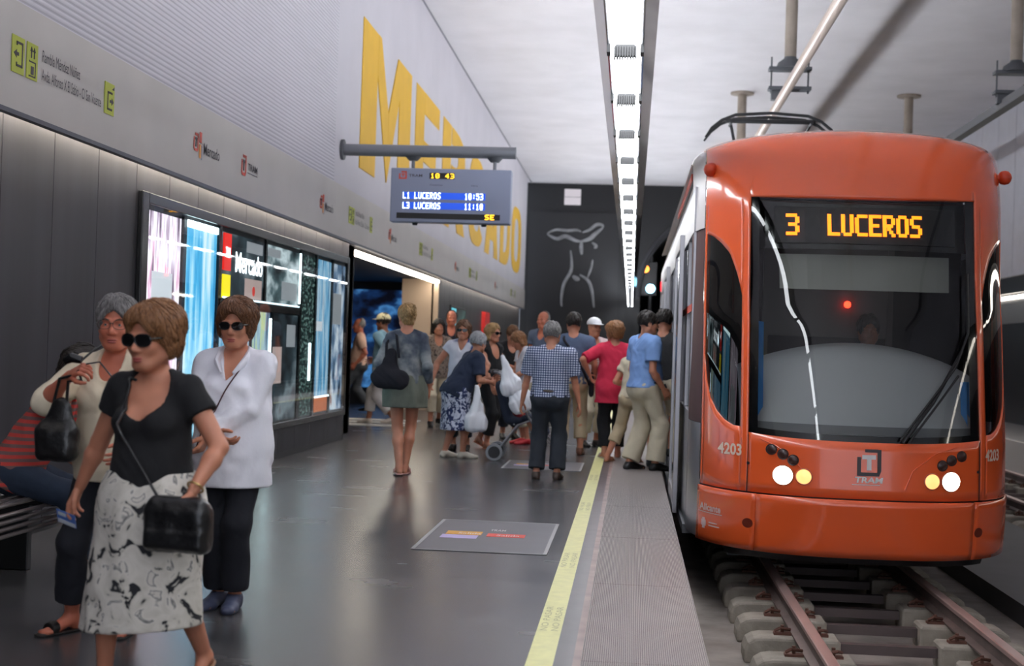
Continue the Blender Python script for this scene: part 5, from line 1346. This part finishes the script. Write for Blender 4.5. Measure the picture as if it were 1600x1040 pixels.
def check_mat():
    m = mat('checked_cloth', (200,204,216), .85); N, L, b = nodes_of(m); tc = N.new('ShaderNodeTexCoord'); outs = []
    for d in ('X','Z'):
        w = N.new('ShaderNodeTexWave'); w.bands_direction = d; w.inputs['Scale'].default_value = 13; w.inputs['Distortion'].default_value = .5; w.inputs['Detail Scale'].default_value = .3
        L.new(tc.outputs['Object'], w.inputs['Vector']); g = N.new('ShaderNodeMath'); g.operation = 'GREATER_THAN'; g.inputs[1].default_value = .55; L.new(w.outputs[1], g.inputs[0]); outs.append(g)
    a = N.new('ShaderNodeMath'); a.operation = 'ADD'; L.new(outs[0].outputs[0], a.inputs[0]); L.new(outs[1].outputs[0], a.inputs[1])
    h = N.new('ShaderNodeMath'); h.operation = 'MULTIPLY'; h.inputs[1].default_value = .5; L.new(a.outputs[0], h.inputs[0])
    r = N.new('ShaderNodeValToRGB'); e = r.color_ramp.elements; e[0].color = (*lin((206,212,226)),1); e[1].color = (*lin((44,52,80)),1); e[1].position = 1; q = r.color_ramp.elements.new(.5); q.color = (*lin((96,108,142)),1)
    L.new(h.outputs[0], r.inputs[0]); L.new(r.outputs[0], b.inputs['Base Color']); return m
CHECK = check_mat()
STRIPE = ramp_pattern('striped_cloth', 'wave', 8.5, [(.0,(206,70,62)),(.50,(206,70,62)),(.58,(120,92,90)),(1,(120,92,90))], rough=.9, distortion=.6, interp='LINEAR')
def bag_item(name, PF, m, label, cat, person, group=None, parts=()):
    o = field_obj(name, PF, m); o.location = person.root.location; o.rotation_euler = person.root.rotation_euler
    # move the origin to the bag
    c = np.asarray(PF[0]).mean(0); me = o.data; me.transform(Matrix.Translation(-Vector(c))); o.location = person.world(c)
    tag(o, label, cat, group)
    for mb, nm, mm in parts:
        mb.v = [tuple(Vector(v)-Vector(c)) for v in mb.v]; mb.build(nm, mm, o, smooth=True)
    return o

# ------------------------------------------------------------ 1 the woman in front
def front_woman():
    h = Human((-1.76,5.12), R(170), 1.435, 'skin_tan', w=1.08, depth=1.12, bust=1.15, belly=.7, hyaw=-9, hpitch=4, hs=1.16, near=True, vox=.0058, arm=1.10, leg=1.0,
        feet=((.19,.02,0),(-.15,-.26,.05,6,25)), hands=((.47,-.10,.76),(-.285,.17,.915)), elb=((.5,-1,0),(-.8,-.8,0)), curl=(45,40), hdir=(None,(.12,.10,-1)),
        label='woman in a black scoop-neck tee, sunglasses and white floral skirt walking in front')
    b = h.body()
    t = h.top('tee_shirt', BLACKC, sleeve=.42, hem=-.015, neck=(.42,.105,.105), infl=.010, extra=.012, amp=.004, seed=2, flare=(.15,.172,.72), label='black scoop-neck tee')
    h.skirt(PRINT, .285, .172, .275, .76, top_=.10, amp=.010, freq=20, seed=5, shift=(.05,-.02), infl=.010, hemtilt=-5, sx=1.2)
    h.hair(MATS['hair_auburn'], 'bouffant', amp=.0035, seed=2); h.glasses(True, size=1.12); h.lips()
    h.shoes(mat('tan_sandal', (150,110,80), .5), 'sandal')
    m = MB(); e = h.e
    for q in (-1,1):
        c = h.Hd(q*.085,-.004,-.04); m.lathe(c, [(.001,-.006),(.006,0),(.001,.006)], 8)
    m.build('earrings', mat('pearl', (230,224,214), .2), h.root, smooth=True)
    w = h.wr[1]; d = (h.wr[1]-h.el[1]).normalized(); a = Vector((1,0,0)); u = d.cross(a).normalized(); v = d.cross(u)
    MB().tube([w-d*.02+ (u*math.cos(x)+v*math.sin(x))*.030 for x in [2*PI*k/20 for k in range(21)]], .004, 6, cap=False).build('bracelet', mat('gold', (200,170,110), .3, .9), h.root, smooth=True)
    # crossbody bag under her left hand
    s = h.s; cx, cy_, cz = -.20, .165, .66
    pr = [rbox((cx,cy_,cz-.02),(.125,.042,.085),.028), rbox((cx,cy_,cz+.03),(.112,.036,.065),.028,k=.03), rbox((cx,cy_+.03,cz-.055),(.115,.02,.035),.014,k=.01)]
    PF = mesh_field(pr, .005, 0, [], [], lambda X,Y,Z: (.003*fold(X,Y,Z,40,3)).astype(np.float32))
    sh = h.sh[0]
    mbs, path = strap(None, [(cx+.08,cy_+.01,cz+.09), (.03,.22,1.0), tuple(h.T(.36,.075,.13)), tuple(h.T(.50,.115,.03)), tuple(h.T(.42,.07,-.12)), tuple(h.T(.05,-.16,-.10)), (cx-.08,cy_-.01,cz+.09)], [t, b], LEATHER, .0055, .008, 90)
    zp = MB().tube([(cx-.09,cy_+.038,cz-.01),(cx+.09,cy_+.03,cz-.012)], .004, 6)
    bag_item('crossbody_bag', PF, LEATHER, 'black leather crossbody bag under the hand of the woman in the floral skirt', 'handbag', h, None, [(mbs,'strap',LEATHER),(zp,'zip',MATS['steel_zip'])])
    # card held in her right hand
    W_ = h.wr[0]; D = (W_-h.el[0]).normalized(); c = W_+D*.135*s+Vector((-.005,.02,0))
    M_ = Matrix.Rotation(R(-16), 4, 'Y') @ Matrix.Rotation(R(-35), 4, 'X')
    m = MB().box(-.042,.042,-.001,.001,-.034,.034); m.v = [tuple(M_ @ Vector(v)+c+Vector((0,0,-.02))) for v in m.v]
    o = m.build('travel_card', mat('card_blue', (88,128,206), .4)); me = o.data; me.transform(Matrix.Translation(-c)); o.location = h.world(c); o.rotation_euler = h.root.rotation_euler
    tag(o, 'blue and white card held low in the front woman\'s right hand', 'card')
    m = MB().box(-.040,.040,.0012,.002,-.032,-.012).box(.0,.036,.0012,.002,.008,.026); m.v = [tuple(M_ @ Vector(v)+Vector((0,0,-.02))) for v in m.v]; m.build('printed_band', mat('card_white', (226,232,240), .4), o)
mat('steel_zip', (150,150,150), .3, .8)
front_woman()
# ------------------------------------------------------------ 2 grey-haired woman in cream
def cream_woman():
    h = Human((-2.26,6.05), R(172), 1.50, 'skin_red', w=1.0, depth=1.1, bust=1.0, belly=.4, hyaw=16, hpitch=0, hs=1.1, near=True, vox=.0062, arm=1.1,
        feet=((.21,-.02,0,-20),(-.07,-.10,0)), hands=((.085,.29,1.30),(-.20,.2,.95)), elb=((1,-.1,-.9),(-.4,-1,0)), curl=(85,40), hdir=((-.8,.3,.35),None),
        label='grey-haired woman in a cream sweater holding bag straps up with her right hand')
    b = h.body(); t = h.top('sweater', CREAM, sleeve=1.04, hem=-.10, neck=(.47,.075,.075), infl=.016, extra=.012, amp=.005, seed=4, flare=(.16,.18,.74))
    h.trousers(DKT, end=(.10,.10), bell=.02); h.hair(MATS['hair_grey'], 'short', vol=.018, amp=.003); h.glasses(False, MATS['glasses_thin']); h.eyes(); h.lips()
    h.shoes(mat('black_sandal', (20,18,18), .4), 'sandal')
    hx, hy, hz = h.wr[0].x-.06, h.wr[0].y+.03, h.wr[0].z
    pr = [rbox((.12,.27,.86),(.095,.05,.08),.04), cone((.12,.27,.88),(.10,.27,1.0),.09,.05,'b',.04,ax=(0,1,0),q=.42)]
    st_ = MB().tube([(.14,.27,1.03),(.11,.28,1.13),(hx+.03,hy,hz+.0),(hx,hy+.01,hz+.02),(hx-.01,hy,hz-.02),(.07,.28,1.12),(.08,.27,1.03)], .007, 8)
    bag_item('hand_bag', mesh_field(pr, .006, 0, [], [], lambda X,Y,Z: (.004*fold(X,Y,Z,34,5)).astype(np.float32)), LEATHER, 'soft black bag hanging by its straps from the raised hand of the woman in cream', 'handbag', h, None, [(st_,'strap',LEATHER)])
    ph = MB().tube([(hx-.02,hy+.02,hz+.065),(hx+.02,hy+.03,hz+.075),(hx+.055,hy+.02,hz+.06)], [.016,.022,.016], 10)
    o = ph.build('sunglasses_case', mat('case_shiny', (14,14,16), .2), smooth=True); o.location = h.root.location; o.rotation_euler = h.root.rotation_euler; tag(o, 'small shiny black object held in the raised fist of the woman in cream', 'case')
    lp = MB().tube([(hx-.04,hy+.02,hz+.05),(hx-.08,hy-.02,hz+.06),(hx-.14,hy-.05,hz-.02),(hx-.17,hy-.06,hz-.10)], .004, 6).tube([(hx-.02,hy+.03,hz+.06),(hx-.05,hy,hz+.10),(hx-.07,hy-.05,hz+.13)], .005, 6)
    lp.build('loop', LEATHER, o, smooth=True)
cream_woman()
# ------------------------------------------------------------ 3 woman in the white blouse
def white_woman():
    h = Human((-1.94,6.82), R(176), 1.52, 'skin_tan', w=1.18, depth=1.15, bust=1.2, belly=.9, hyaw=4, hpitch=2, hs=1.06, near=True, vox=.0062, arm=1.05,
        feet=((.06,-.02,0),(-.05,.04,0)), hands=((.0,.26,.98),(.055,.25,.955)), elb=((.9,-.6,-.3),(-1,-.35,-.2)), curl=(60,70), hdir=((-.7,.25,-.5),(.35,.2,-.75)),
        label='woman in a loose white blouse and dark trousers wearing sunglasses, hands joined')
    b = h.body(); t = h.top('blouse', WHITEC, sleeve=1.86, hem=-.21, v=.36, infl=.016, extra=.008, amp=.009, seed=7, flare=(.18,.205,.95), freq=24, tail=.004)
    MB().tube([h.Hd(0,.0,-.1)]*2, .001, 3) if False else None
    c = MB()
    for q in (-1,1): c.tube([h.T(.52,q*.06,-.05), h.T(.515,q*.085,.02), h.T(.465,q*.075,.10), h.T(.41,q*.035,.145)], [.010,.016,.015,.006], 8, flat=1.6)
    c.build('collar', WHITEC, h.root, smooth=True)
    bt = MB()
    for k in range(5):
        p = h.T(.30-.075*k, .0, .30); bt.lathe(p, [(.001,-.002),(.005,0),(.001,.002)], 8, 'y')
    h.trousers(DKT, end=(.045,.045), bell=.016); h.hair(MATS['hair_brown'], 'bouffant', vol=.012, amp=.0035, seed=3); h.glasses(True, size=.95); h.lips()
    h.shoes(mat('blue_shoe', (70,76,100), .5), 'shoe')
    mbs, path = strap(None, [(.10,.235,.80),(.06,.26,.90), tuple(h.T(.22,.03,.19)), tuple(h.T(.36,-.03,.17)), tuple(h.T(.50,-.09,.05)), tuple(h.T(.44,-.10,-.12)), tuple(h.T(.0,.0,-.20))], [t], LEATHER, .0035, .006, 70)
    cd = mbs.build('bag_cord', mat('cord_maroon', (70,34,38), .6), smooth=True); cd.location = h.root.location; cd.rotation_euler = h.root.rotation_euler
    tag(cd, 'thin dark red cord worn across the white blouse', 'bag strap')
white_woman()
# ------------------------------------------------------------ 4 seated man
def seated_man():
    h = Human((-3.27,7.3), R(-78), 1.60, 'skin_tan', fem=False, w=1.0, lean=31, hpitch=25, hyaw=10, vox=.0075, hipz=.62, hs=1.05,
        feet=((.12,.40,0),(-.12,.36,0)), knees=((.1,.5,1),(-.1,.5,1)), hands=((.20,.50,.62),(-.16,.48,.60)), elb=((.8,-.3,-.6),(-.8,-.3,-.6)),
        label='seated man in a red striped shirt bending forward on the metal bench')
    h.body(); h.top('striped_shirt', STRIPE, sleeve=.62, hem=-.09, infl=.018, extra=.016, amp=.005, flare=(.15,.17,.75)); h.trousers(JEANS, end=(.06,.06), infl=.02, leg_extra=.01, top_=.10); h.hair(MATS['hair_dark'], 'bob', vol=.02, amp=.005); h.shoes(MATS['black_sandal'], 'shoe')
seated_man()

# ------------------------------------------------------------ the crowd
def away(yaw=0): return R(yaw)
def bag_woman():
    h = Human((-2.26,14.1), R(8), 1.75, 'skin_tan', w=.90, fem=True, hs=1.0, hyaw=18, vox=.008, feet=((.02,.03,0),(-.03,-.14,.01)), hands=((.23,.03,.86),(-.20,.14,1.05)), elb=((.15,-1,0),(-.4,-1,-.3)),
        label='woman in a denim jacket and olive skirt with a big dark shoulder bag')
    b = h.body(); t = h.top('denim_jacket', DENIM, sleeve=1.75, hem=-.0, infl=.012, extra=.004, amp=.006, flare=(.155,.19,.72)); h.skirt(OLIVE, .66, .17, .215, .78, top_=.10, amp=.010, freq=18, hemtilt=0)
    h.hair(MATS['hair_blond'], 'bun', vol=.015, amp=.004); h.shoes(mat('pink_flat', (206,160,150), .5), 'sandal')
    pr = [cone((-.24,-.13,.98),(-.06,-.17,.96),.11,.10,'b',.06,ax=(0,1,0),q=.55), cone((-.18,-.12,1.02),(-.15,-.13,1.22),.11,.05,'b',.06,ax=(0,1,0),q=.45)]
    st_ = MB().tube([(-.20,-.13,1.16),(-.20,-.10,1.32),tuple(h.T(.51,-.125,-.01)),tuple(h.T(.48,-.10,-.10)),(-.07,-.16,1.18)], .014, 8)
    bag_item('shoulder_bag', mesh_field(pr, .008, 0, [], [], lambda X,Y,Z: (.008*fold(X,Y,Z,24,5)).astype(np.float32)), cloth('bag_black', (26,26,34)), 'large slouchy dark bag on the shoulder of the woman in the olive skirt', 'handbag', h, None, [(st_,'strap',MATS['bag_black'])])
bag_woman()
def checked_man():
    h = Human((-.80,14.2), R(-3), 1.60, 'skin_tan', fem=False, w=1.16, depth=1.15, hs=1.06, vox=.0078, feet=((.10,0,0),(-.12,-.02,0)), hands=((.31,.06,.82),(-.31,.06,.80)), label='stout man in a blue checked shirt and dark trousers, seen from behind')
    h.body(); h.top('checked_shirt', CHECK, sleeve=.80, hem=.0, infl=.022, extra=.024, amp=.005, flare=(.165,.175,.76), freq=28)
    h.trousers(cloth('charcoal_trousers', (44,48,56)), end=(.04,.04), infl=.02, leg_extra=.012, top_=.09, bell=.012); h.hair(MATS['hair_grey'], 'short', vol=.012, amp=.002); h.shoes(mat('brown_shoe', (70,54,46), .5), 'shoe')
    MB().tube([h.T(.065, .19*math.cos(a), .145*math.sin(a)) for a in [2*PI*k/32 for k in range(33)]], .018, 6, cap=False).build('belt', mat('belt_brown', (66,52,42), .5), h.root, smooth=True)
checked_man()
def blue_man():
    h = Human((.16,15.75), R(-62), 1.80, 'skin_tan', fem=False, w=1.08, depth=1.08, belly=1.0, hyaw=-12, vox=.008, feet=((.10,.10,0),(-.10,-.10,0)), hands=((.20,.12,.86),(-.26,.10,.84)), label='man in a light blue short-sleeved shirt and khaki trousers beside the tram doors')
    h.body(); h.top('blue_shirt', LBLUE, sleeve=.66, hem=-.01, infl=.02, extra=.02, amp=.006, flare=(.15,.165,.85)); h.trousers(BEIGE, end=(.03,.03), infl=.02, leg_extra=.02, top_=.08, bell=.02)
    h.hair(MATS['hair_dark'], 'short', vol=.012, amp=.002); h.shoes(MATS['black_sandal'], 'shoe'); h.eyes()
    MB().tube([h.T(.045, .185*math.cos(a), .02+.16*math.sin(a)) for a in [2*PI*k/32 for k in range(33)]], .016, 6, cap=False).build('belt', MATS['black_leather'], h.root, smooth=True)
blue_man()
def simple(loc, rz, H, label, top=None, topm=None, bottom='trousers', bm_=None, hair='short', hm='hair_dark', fem=False, skin='skin_tan', shoes='shoe', sm=None, tk=None, bk=None, bag=None, ey=False, sg=False, hat=None, **kw):
    kw.setdefault('vox', .0095)
    h = Human(loc, R(rz), H, skin, fem=fem, label=label, **kw); h.body()
    tp = h.top(top or 'shirt', topm, **({'infl':.016,'extra':.012,'amp':.005,'flare':(.15,.165,.74)} | (tk or {})))
    if bottom == 'trousers': h.trousers(bm_, **({'infl':.017,'leg_extra':.010,'top_':.06} | (bk or {})))
    elif bottom == 'shorts': h.trousers(bm_, **({'end':(.38,.38),'infl':.02,'leg_extra':.02,'top_':.06,'name':'shorts'} | (bk or {})))
    else: h.skirt(bm_, **(bk or {}))
    if hair: h.hair(MATS[hm], hair, amp=.003)
    if hat: h.hat(**hat)
    if shoes: h.shoes(sm or MATS['black_sandal'], shoes)
    if ey: h.eyes()
    if sg: h.glasses(True)
    return h, tp
sandal_tan = MATS['tan_sandal']
simple((-.20,17.3), 8, 1.69, 'woman in a magenta blouse and black trousers, back to the camera', 'blouse', PINK, 'trousers', BLACKC, 'bouffant', 'hair_auburn', True, w=1.12, depth=1.1, hyaw=35,
    hands=((.20,.16,1.02),(-.30,.02,1.02)), elb=((.3,-1,0),(-1,-.6,0)), feet=((.08,.03,0),(-.09,-.03,0)), sm=mat('pale_shoe', (190,180,170), .5), shoes='sandal', tk=dict(sleeve=.9, hem=-.20, flare=(.17,.215,.74), infl=.02), bk=dict(end=(.07,.07)))
h, _ = simple((.37,16.3,0), -10, 1.84, 'tall man in a charcoal tee and cream shorts stepping up to the tram door', 'tee_shirt', CHAR, 'shorts', BEIGE, 'short', 'hair_dark', False, w=1.05,
    hands=((.24,.20,1.05),(-.25,.05,.86)), feet=((.08,.24,.10),(-.09,-.06,0)), tk=dict(sleeve=.75, hem=-.06), sm=cloth('dark_sock', (40,42,44)))
simple((.04,16.7), -30, 1.54, 'person in khaki cropped trousers half hidden behind the man in the blue shirt', 'shirt', BEIGE, 'trousers', KHAKI, 'short', 'hair_brown', True, hands=((.18,.18,1.0),(-.18,.18,1.0)), feet=((.02,.02,0),(-.30,-.10,0)), shoes='sandal', sm=sandal_tan, bk=dict(end=(.20,.20), bell=.02), w=.95, lean=8)
h, tp = simple((-.72,17.6), 4, 1.80, 'man in a grey-blue tee and khaki trousers with a dark strap across his back', 'tee_shirt', SLATE, 'trousers', KHAKI, 'short', 'hair_dark', False, w=1.05, hyaw=10, hands=((.26,.10,.86),(-.28,.05,.86)), feet=((.12,.06,0),(-.10,-.18,.02)), sm=mat('brown_sandal', (110,66,46), .5), tk=dict(sleeve=.7, hem=-.04))
mbs, _p2 = strap(None, [tuple(h.T(.50,-.11,.04)), tuple(h.T(.46,-.11,-.12)), tuple(h.T(.3,.02,-.16)), tuple(h.T(.1,.13,-.15)), tuple(h.T(-.05,.20,-.06))], [tp], None, .016, .012, 40)
PF = mesh_field([cone((.24,-.04,.80),(.24,-.04,.98),.07,.06,'b',.03,ax=(1,0,0),q=.5)], .008)
bag_item('messenger_bag', PF, MATS['bag_black'], 'dark bag hanging at the hip of the man in the grey-blue tee', 'bag', h, None, [(mbs,'strap',MATS['bag_black'])])
# the stooping woman and her group
def stoop():
    h = Human((-2.03,16.45), R(-62), 1.56, 'skin_tan', fem=True, w=1.12, depth=1.12, bust=1.0, belly=.5, lean=30, hpitch=4, hyaw=30, hs=1.06, vox=.0085, feet=((.08,.08,0),(-.09,-.10,0)), hands=((.14,.42,.98),(-.02,.50,1.02)), elb=((.6,-.5,-1),(-.5,-.3,-1)), curl=(80,80),
        label='stooping white-haired woman in a navy blouse and blue print skirt pushing a stroller')
    h.body(); h.top('blouse', NAVY, sleeve=.80, hem=-.12, infl=.022, extra=.018, amp=.006, flare=(.17,.20,.78)); h.skirt(BLUEPRINT, .36, .17, .215, .85, top_=.06, amp=.008, freq=20)
    h.hair(MATS['hair_silver'], 'short', vol=.02, amp=.002); h.eyes(); h.lips(); h.shoes(mat('cream_flat', (216,206,190), .5), 'shoe')
stoop()
simple((-2.10,17.55), 172, 1.66, 'woman with sunglasses in a white and blue top, arm held out behind the stooping woman', 'top', ramp_pattern('white_blue_top', 'noise', 4, [(.48,(224,224,234)),(.54,(60,84,150))], detail=1), 'trousers', DKT, 'bob', 'hair_brown', True,
    sg=True, hands=((.36,.12,.90),(-.30,.16,.92)), elb=((.8,-.6,0),(-.8,-.6,0)), arm=1.1, w=1.05, tk=dict(sleeve=.30, v=.38), hyaw=5)
simple((-1.80,18.1), -122, 1.64, 'blond woman with sunglasses in a black strappy top looking to the right', 'strappy_top', BLACKC, 'trousers', BLACKC, 'bob', 'hair_blond', True, sg=True, hands=((.22,.20,.86),(-.22,.20,.86)), feet=((.10,.05,0),(-.08,-.22,.05,0,20)), tk=dict(sleeve=.12, neck=(.42,.10,.10)), shoes='sandal', sm=mat('orange_sandal', (200,110,70), .5), bk=dict(end=(.12,.12)))
simple((-1.72,20.2), -160, 1.66, 'man in a black tee behind the stroller looking down with bent arm', 'tee_shirt', BLACKC, 'trousers', DKT, 'short', 'hair_brown', False, skin='skin_tan', hpitch=18, hands=((.0,.30,1.05),(-.18,.28,1.02)), elb=((.9,-.4,-.5),(-.9,-.4,-.5)), w=1.08, tk=dict(sleeve=.7))
simple((-1.40,19.2), 112, 1.58, 'brown-haired woman in a white top looking down beside the stroller', 'top', WHT2, 'trousers', BEIGE, 'bob', 'hair_auburn', True, hpitch=28, lean=8, hands=((.16,.34,.95),(-.16,.34,.95)), w=1.0, shoes='shoe', sm=mat('red_shoe', (196,40,50), .5), tk=dict(sleeve=.5), bk=dict(end=(.2,.2)))
simple((-1.45,23.3), 150, 1.95, 'tall bald man in dark grey standing far back against the black wall', 'shirt', SLATE, 'trousers', DKT, 'bald', 'hair_grey', False, skin='skin_red', ey=True, vox=.011)
simple((-.52,19.3), -150, 1.78, 'person in a white cap and pale pink top among the crowd', 'top', ROSE, 'trousers', BEIGE, None, None, False, skin='skin_tan', hat=dict(m=cloth('white_cap', (234,234,238), .02), brim=True), hands=((.2,.25,1.1),(-.22,.1,.9)), ey=True, vox=.011)
simple((-3.12,22.6), 200, 1.76, 'dark-haired woman in a brown patterned blouse in front of the cream jamb', 'blouse', BROWNPRINT, 'trousers', BEIGE, 'bob', 'hair_dark', True, lean=2, feet=((.10,.12,0),(-.10,-.2,.03)), vox=.011, tk=dict(sleeve=.9, hem=-.12), bk=dict(end=(.16,.16)))
simple((-3.42,26.6), 190, 2.0, 'bald man in a dark blue shirt farthest back on the left near the red panel', 'shirt', DARKB, 'trousers', DKT, 'bald', 'hair_dark', False, skin='skin_red', vox=.012)
simple((-5.02,25.8), 100, 1.82, 'man in a pale pink shirt and grey trousers walking in the side passage', 'shirt', PPINK, 'trousers', cloth('grey_trousers', (70,74,80)), 'bald', 'hair_grey', False, skin='skin_red', hyaw=10, feet=((.08,-.22,.03),(-.08,.24,0)), hands=((.22,.22,.98),(-.22,.05,.86)), w=1.1, belly=.6, vox=.011, tk=dict(sleeve=.7))
simple((-3.95,22.3), 70, 1.86, 'man in a cream cap and pale blue shirt walking towards the passage', 'shirt', TEAL, 'trousers', LGREY, 'short', 'hair_dark', False, hat=dict(m=cloth('cream_cap', (228,220,180), .03), brim=True, brim_front=.07), skin='skin_brown', feet=((.08,.26,0),(-.08,-.26,.04)), hands=((.22,.26,.95),(-.22,-.10,.88)), shoes='shoe', sm=MATS['pale_shoe'] if 'pale_shoe' in MATS else None, vox=.011, tk=dict(sleeve=1.4, hem=-.1))
# driver in the cab
h = Human((1.93,11.75,-.25), R(180), 1.72, 'skin_tan', fem=False, w=1.0, hipz=.62, hs=1.0, vox=.011, feet=((.12,.38,0),(-.12,.38,0)), knees=((.1,.5,1),(-.1,.5,1)), hands=((.18,.42,.90),(-.18,.42,.90)), label='tram driver in dark clothes seated behind the windscreen')
h.root.location.z = .25; h.body(); h.top('shirt', SLATE, sleeve=1.8, hem=-.05); h.trousers(DKT, infl=.016); h.hair(MATS['hair_dark'], 'short')
h.root.name = 'person'

# ------------------------------------------------------------ stroller with a child, plastic bags
def stroller():
    e = empty('stroller', (-1.30,16.45,0), 0, 'folding stroller with grey tube frame and dark seat pushed by the stooping woman', 'stroller')
    fm = mat('stroller_frame', (140,140,144), .35, .7); sd = cloth('stroller_seat', (36,44,62))
    for s in (-1,1):
        y = s*.22
        f = MB(); f.tube([(-.22,y,1.02),(-.16,y,.98),(.20,y,.44),(.48,y,.14)], .014, 8).tube([(.42,y*.9,.58),(.02,y,.42),(-.22,y,.10)], .014, 8).tube([(-.05,y,.72),(.42,y,.58)], .012, 8)
        f.tube([(-.22,y,1.02),(-.30,y*.8,1.03),(-.32,y*.55,1.03)], .018, 8); f.build('frame', fm, e, smooth=True)
        MB().tube([(-.27,y*.9,1.03),(-.33,y*.5,1.03)], .024, 8).build('handle', MATS['clip_black'], e, smooth=True)
        for x, r in ((-.24,.10),(.50,.095)):
            w = MB().lathe((x,y,r), [(r-.022,-.014),(r-.004,-.016),(r,-.008),(r,.008),(r-.004,.016),(r-.022,.014)], 24, 'y'); o = w.build('wheel', mat('tyre_grey', (150,152,156), .5), e, smooth=True)
            MB().lathe((x,y,r), [(r-.03,-.02),(r-.03,.02)], 20, 'y').build('hub', mat('hub_dark', (40,40,44), .5), o)
    c = MB().tube([(.48,-.22,.13),(.48,.22,.13)], .011, 8).tube([(-.22,-.22,.11),(-.22,.22,.11)], .011, 8).tube([(-.02,-.22,.43),(-.02,.22,.43)], .011, 8); c.build('cross_tube', fm, e, smooth=True)
    PF = mesh_field([cone((-.02,-.12,.46),(-.02,.12,.46),.10,.10,'s',.05,ax=(0,0,1),q=.5), cone((.14,-.12,.50),(.14,.12,.50),.09,.09,'s',.05,ax=(0,0,1),q=.5), cone((-.10,-.13,.52),(-.20,-.13,.86),.06,.06,'s',.08), cone((-.10,.13,.52),(-.20,.13,.86),.06,.06,'s',.08), cone((-.10,0,.52),(-.20,0,.86),.07,.07,'s',.08), cone((.26,-.1,.48),(.34,-.1,.34),.05,.04,'s',.03), cone((.26,.1,.48),(.34,.1,.34),.05,.04,'s',.03)], .01)
    field_obj('seat', PF, sd, e)
    return e
stroller()
h = Human((-1.36,16.45,.40), R(-90), .84, 'skin_pale', fem=False, w=1.05, hipz=.36, hs=1.45, vox=.008, lean=-12, feet=((.16,.55,-.25),(-.16,.55,-.25)), knees=((.1,.6,1),(-.1,.6,1)), hands=((.22,.3,.62),(-.22,.3,.62)), label='small brown-haired child sitting in the stroller')
h.body(); h.top('child_shirt', WHT2, sleeve=.6, hem=-.05); h.trousers(cloth('child_shorts', (196,60,66)), end=(.3,.3), name='shorts'); h.hair(MATS['hair_brown'], 'short', vol=.014); h.shoes(MATS['red_shoe'] if 'red_shoe' in MATS else sandal_tan, 'shoe')
PLAST = mat('white_plastic', (242,243,250), .35, sss=0); nb_, _l, _b = nodes_of(PLAST); _b.inputs['Transmission Weight'].default_value = 0
def plastic_bag(x, y, z, w, hgt, label, ang=0, seed=1, thin=.5):
    pr = [rbox((0,0,hgt*.20), (w*.47, w*.5*thin, hgt*.19), .05), cone((0,0,hgt*.25),(0,0,hgt*.80), w*.46, w*.16,'p',.05,ax=(0,1,0),q=.55), cone((-w*.10,0,hgt*.76),(-w*.04,0,hgt),.022,.012,'p',.02), cone((w*.10,0,hgt*.76),(w*.02,0,hgt),.022,.012,'p',.02)]
    o = field_obj('plastic_bag', mesh_field(pr, .008, 0, [], [], lambda X,Y,Z: (.011*fold(X,Y,Z,38,seed,1.2,.35)).astype(np.float32)), PLAST); o.location = (x,y,z); o.rotation_euler = (0,ang,.4); tag(o, label, 'plastic bag', 'white plastic shopping bags'); return o
plastic_bag(-1.76,16.2,.33,.27,.52,'full white plastic bag hanging below the arm of the stooping woman', 0, 1)
plastic_bag(-1.33,16.1,.78,.26,.46,'white plastic bag hung on the stroller handle, behind the child\'s head', -.3, 2)
plastic_bag(-1.18,16.15,.60,.30,.50,'white plastic bag over the front of the stroller beside the checked shirt', -.5, 4)
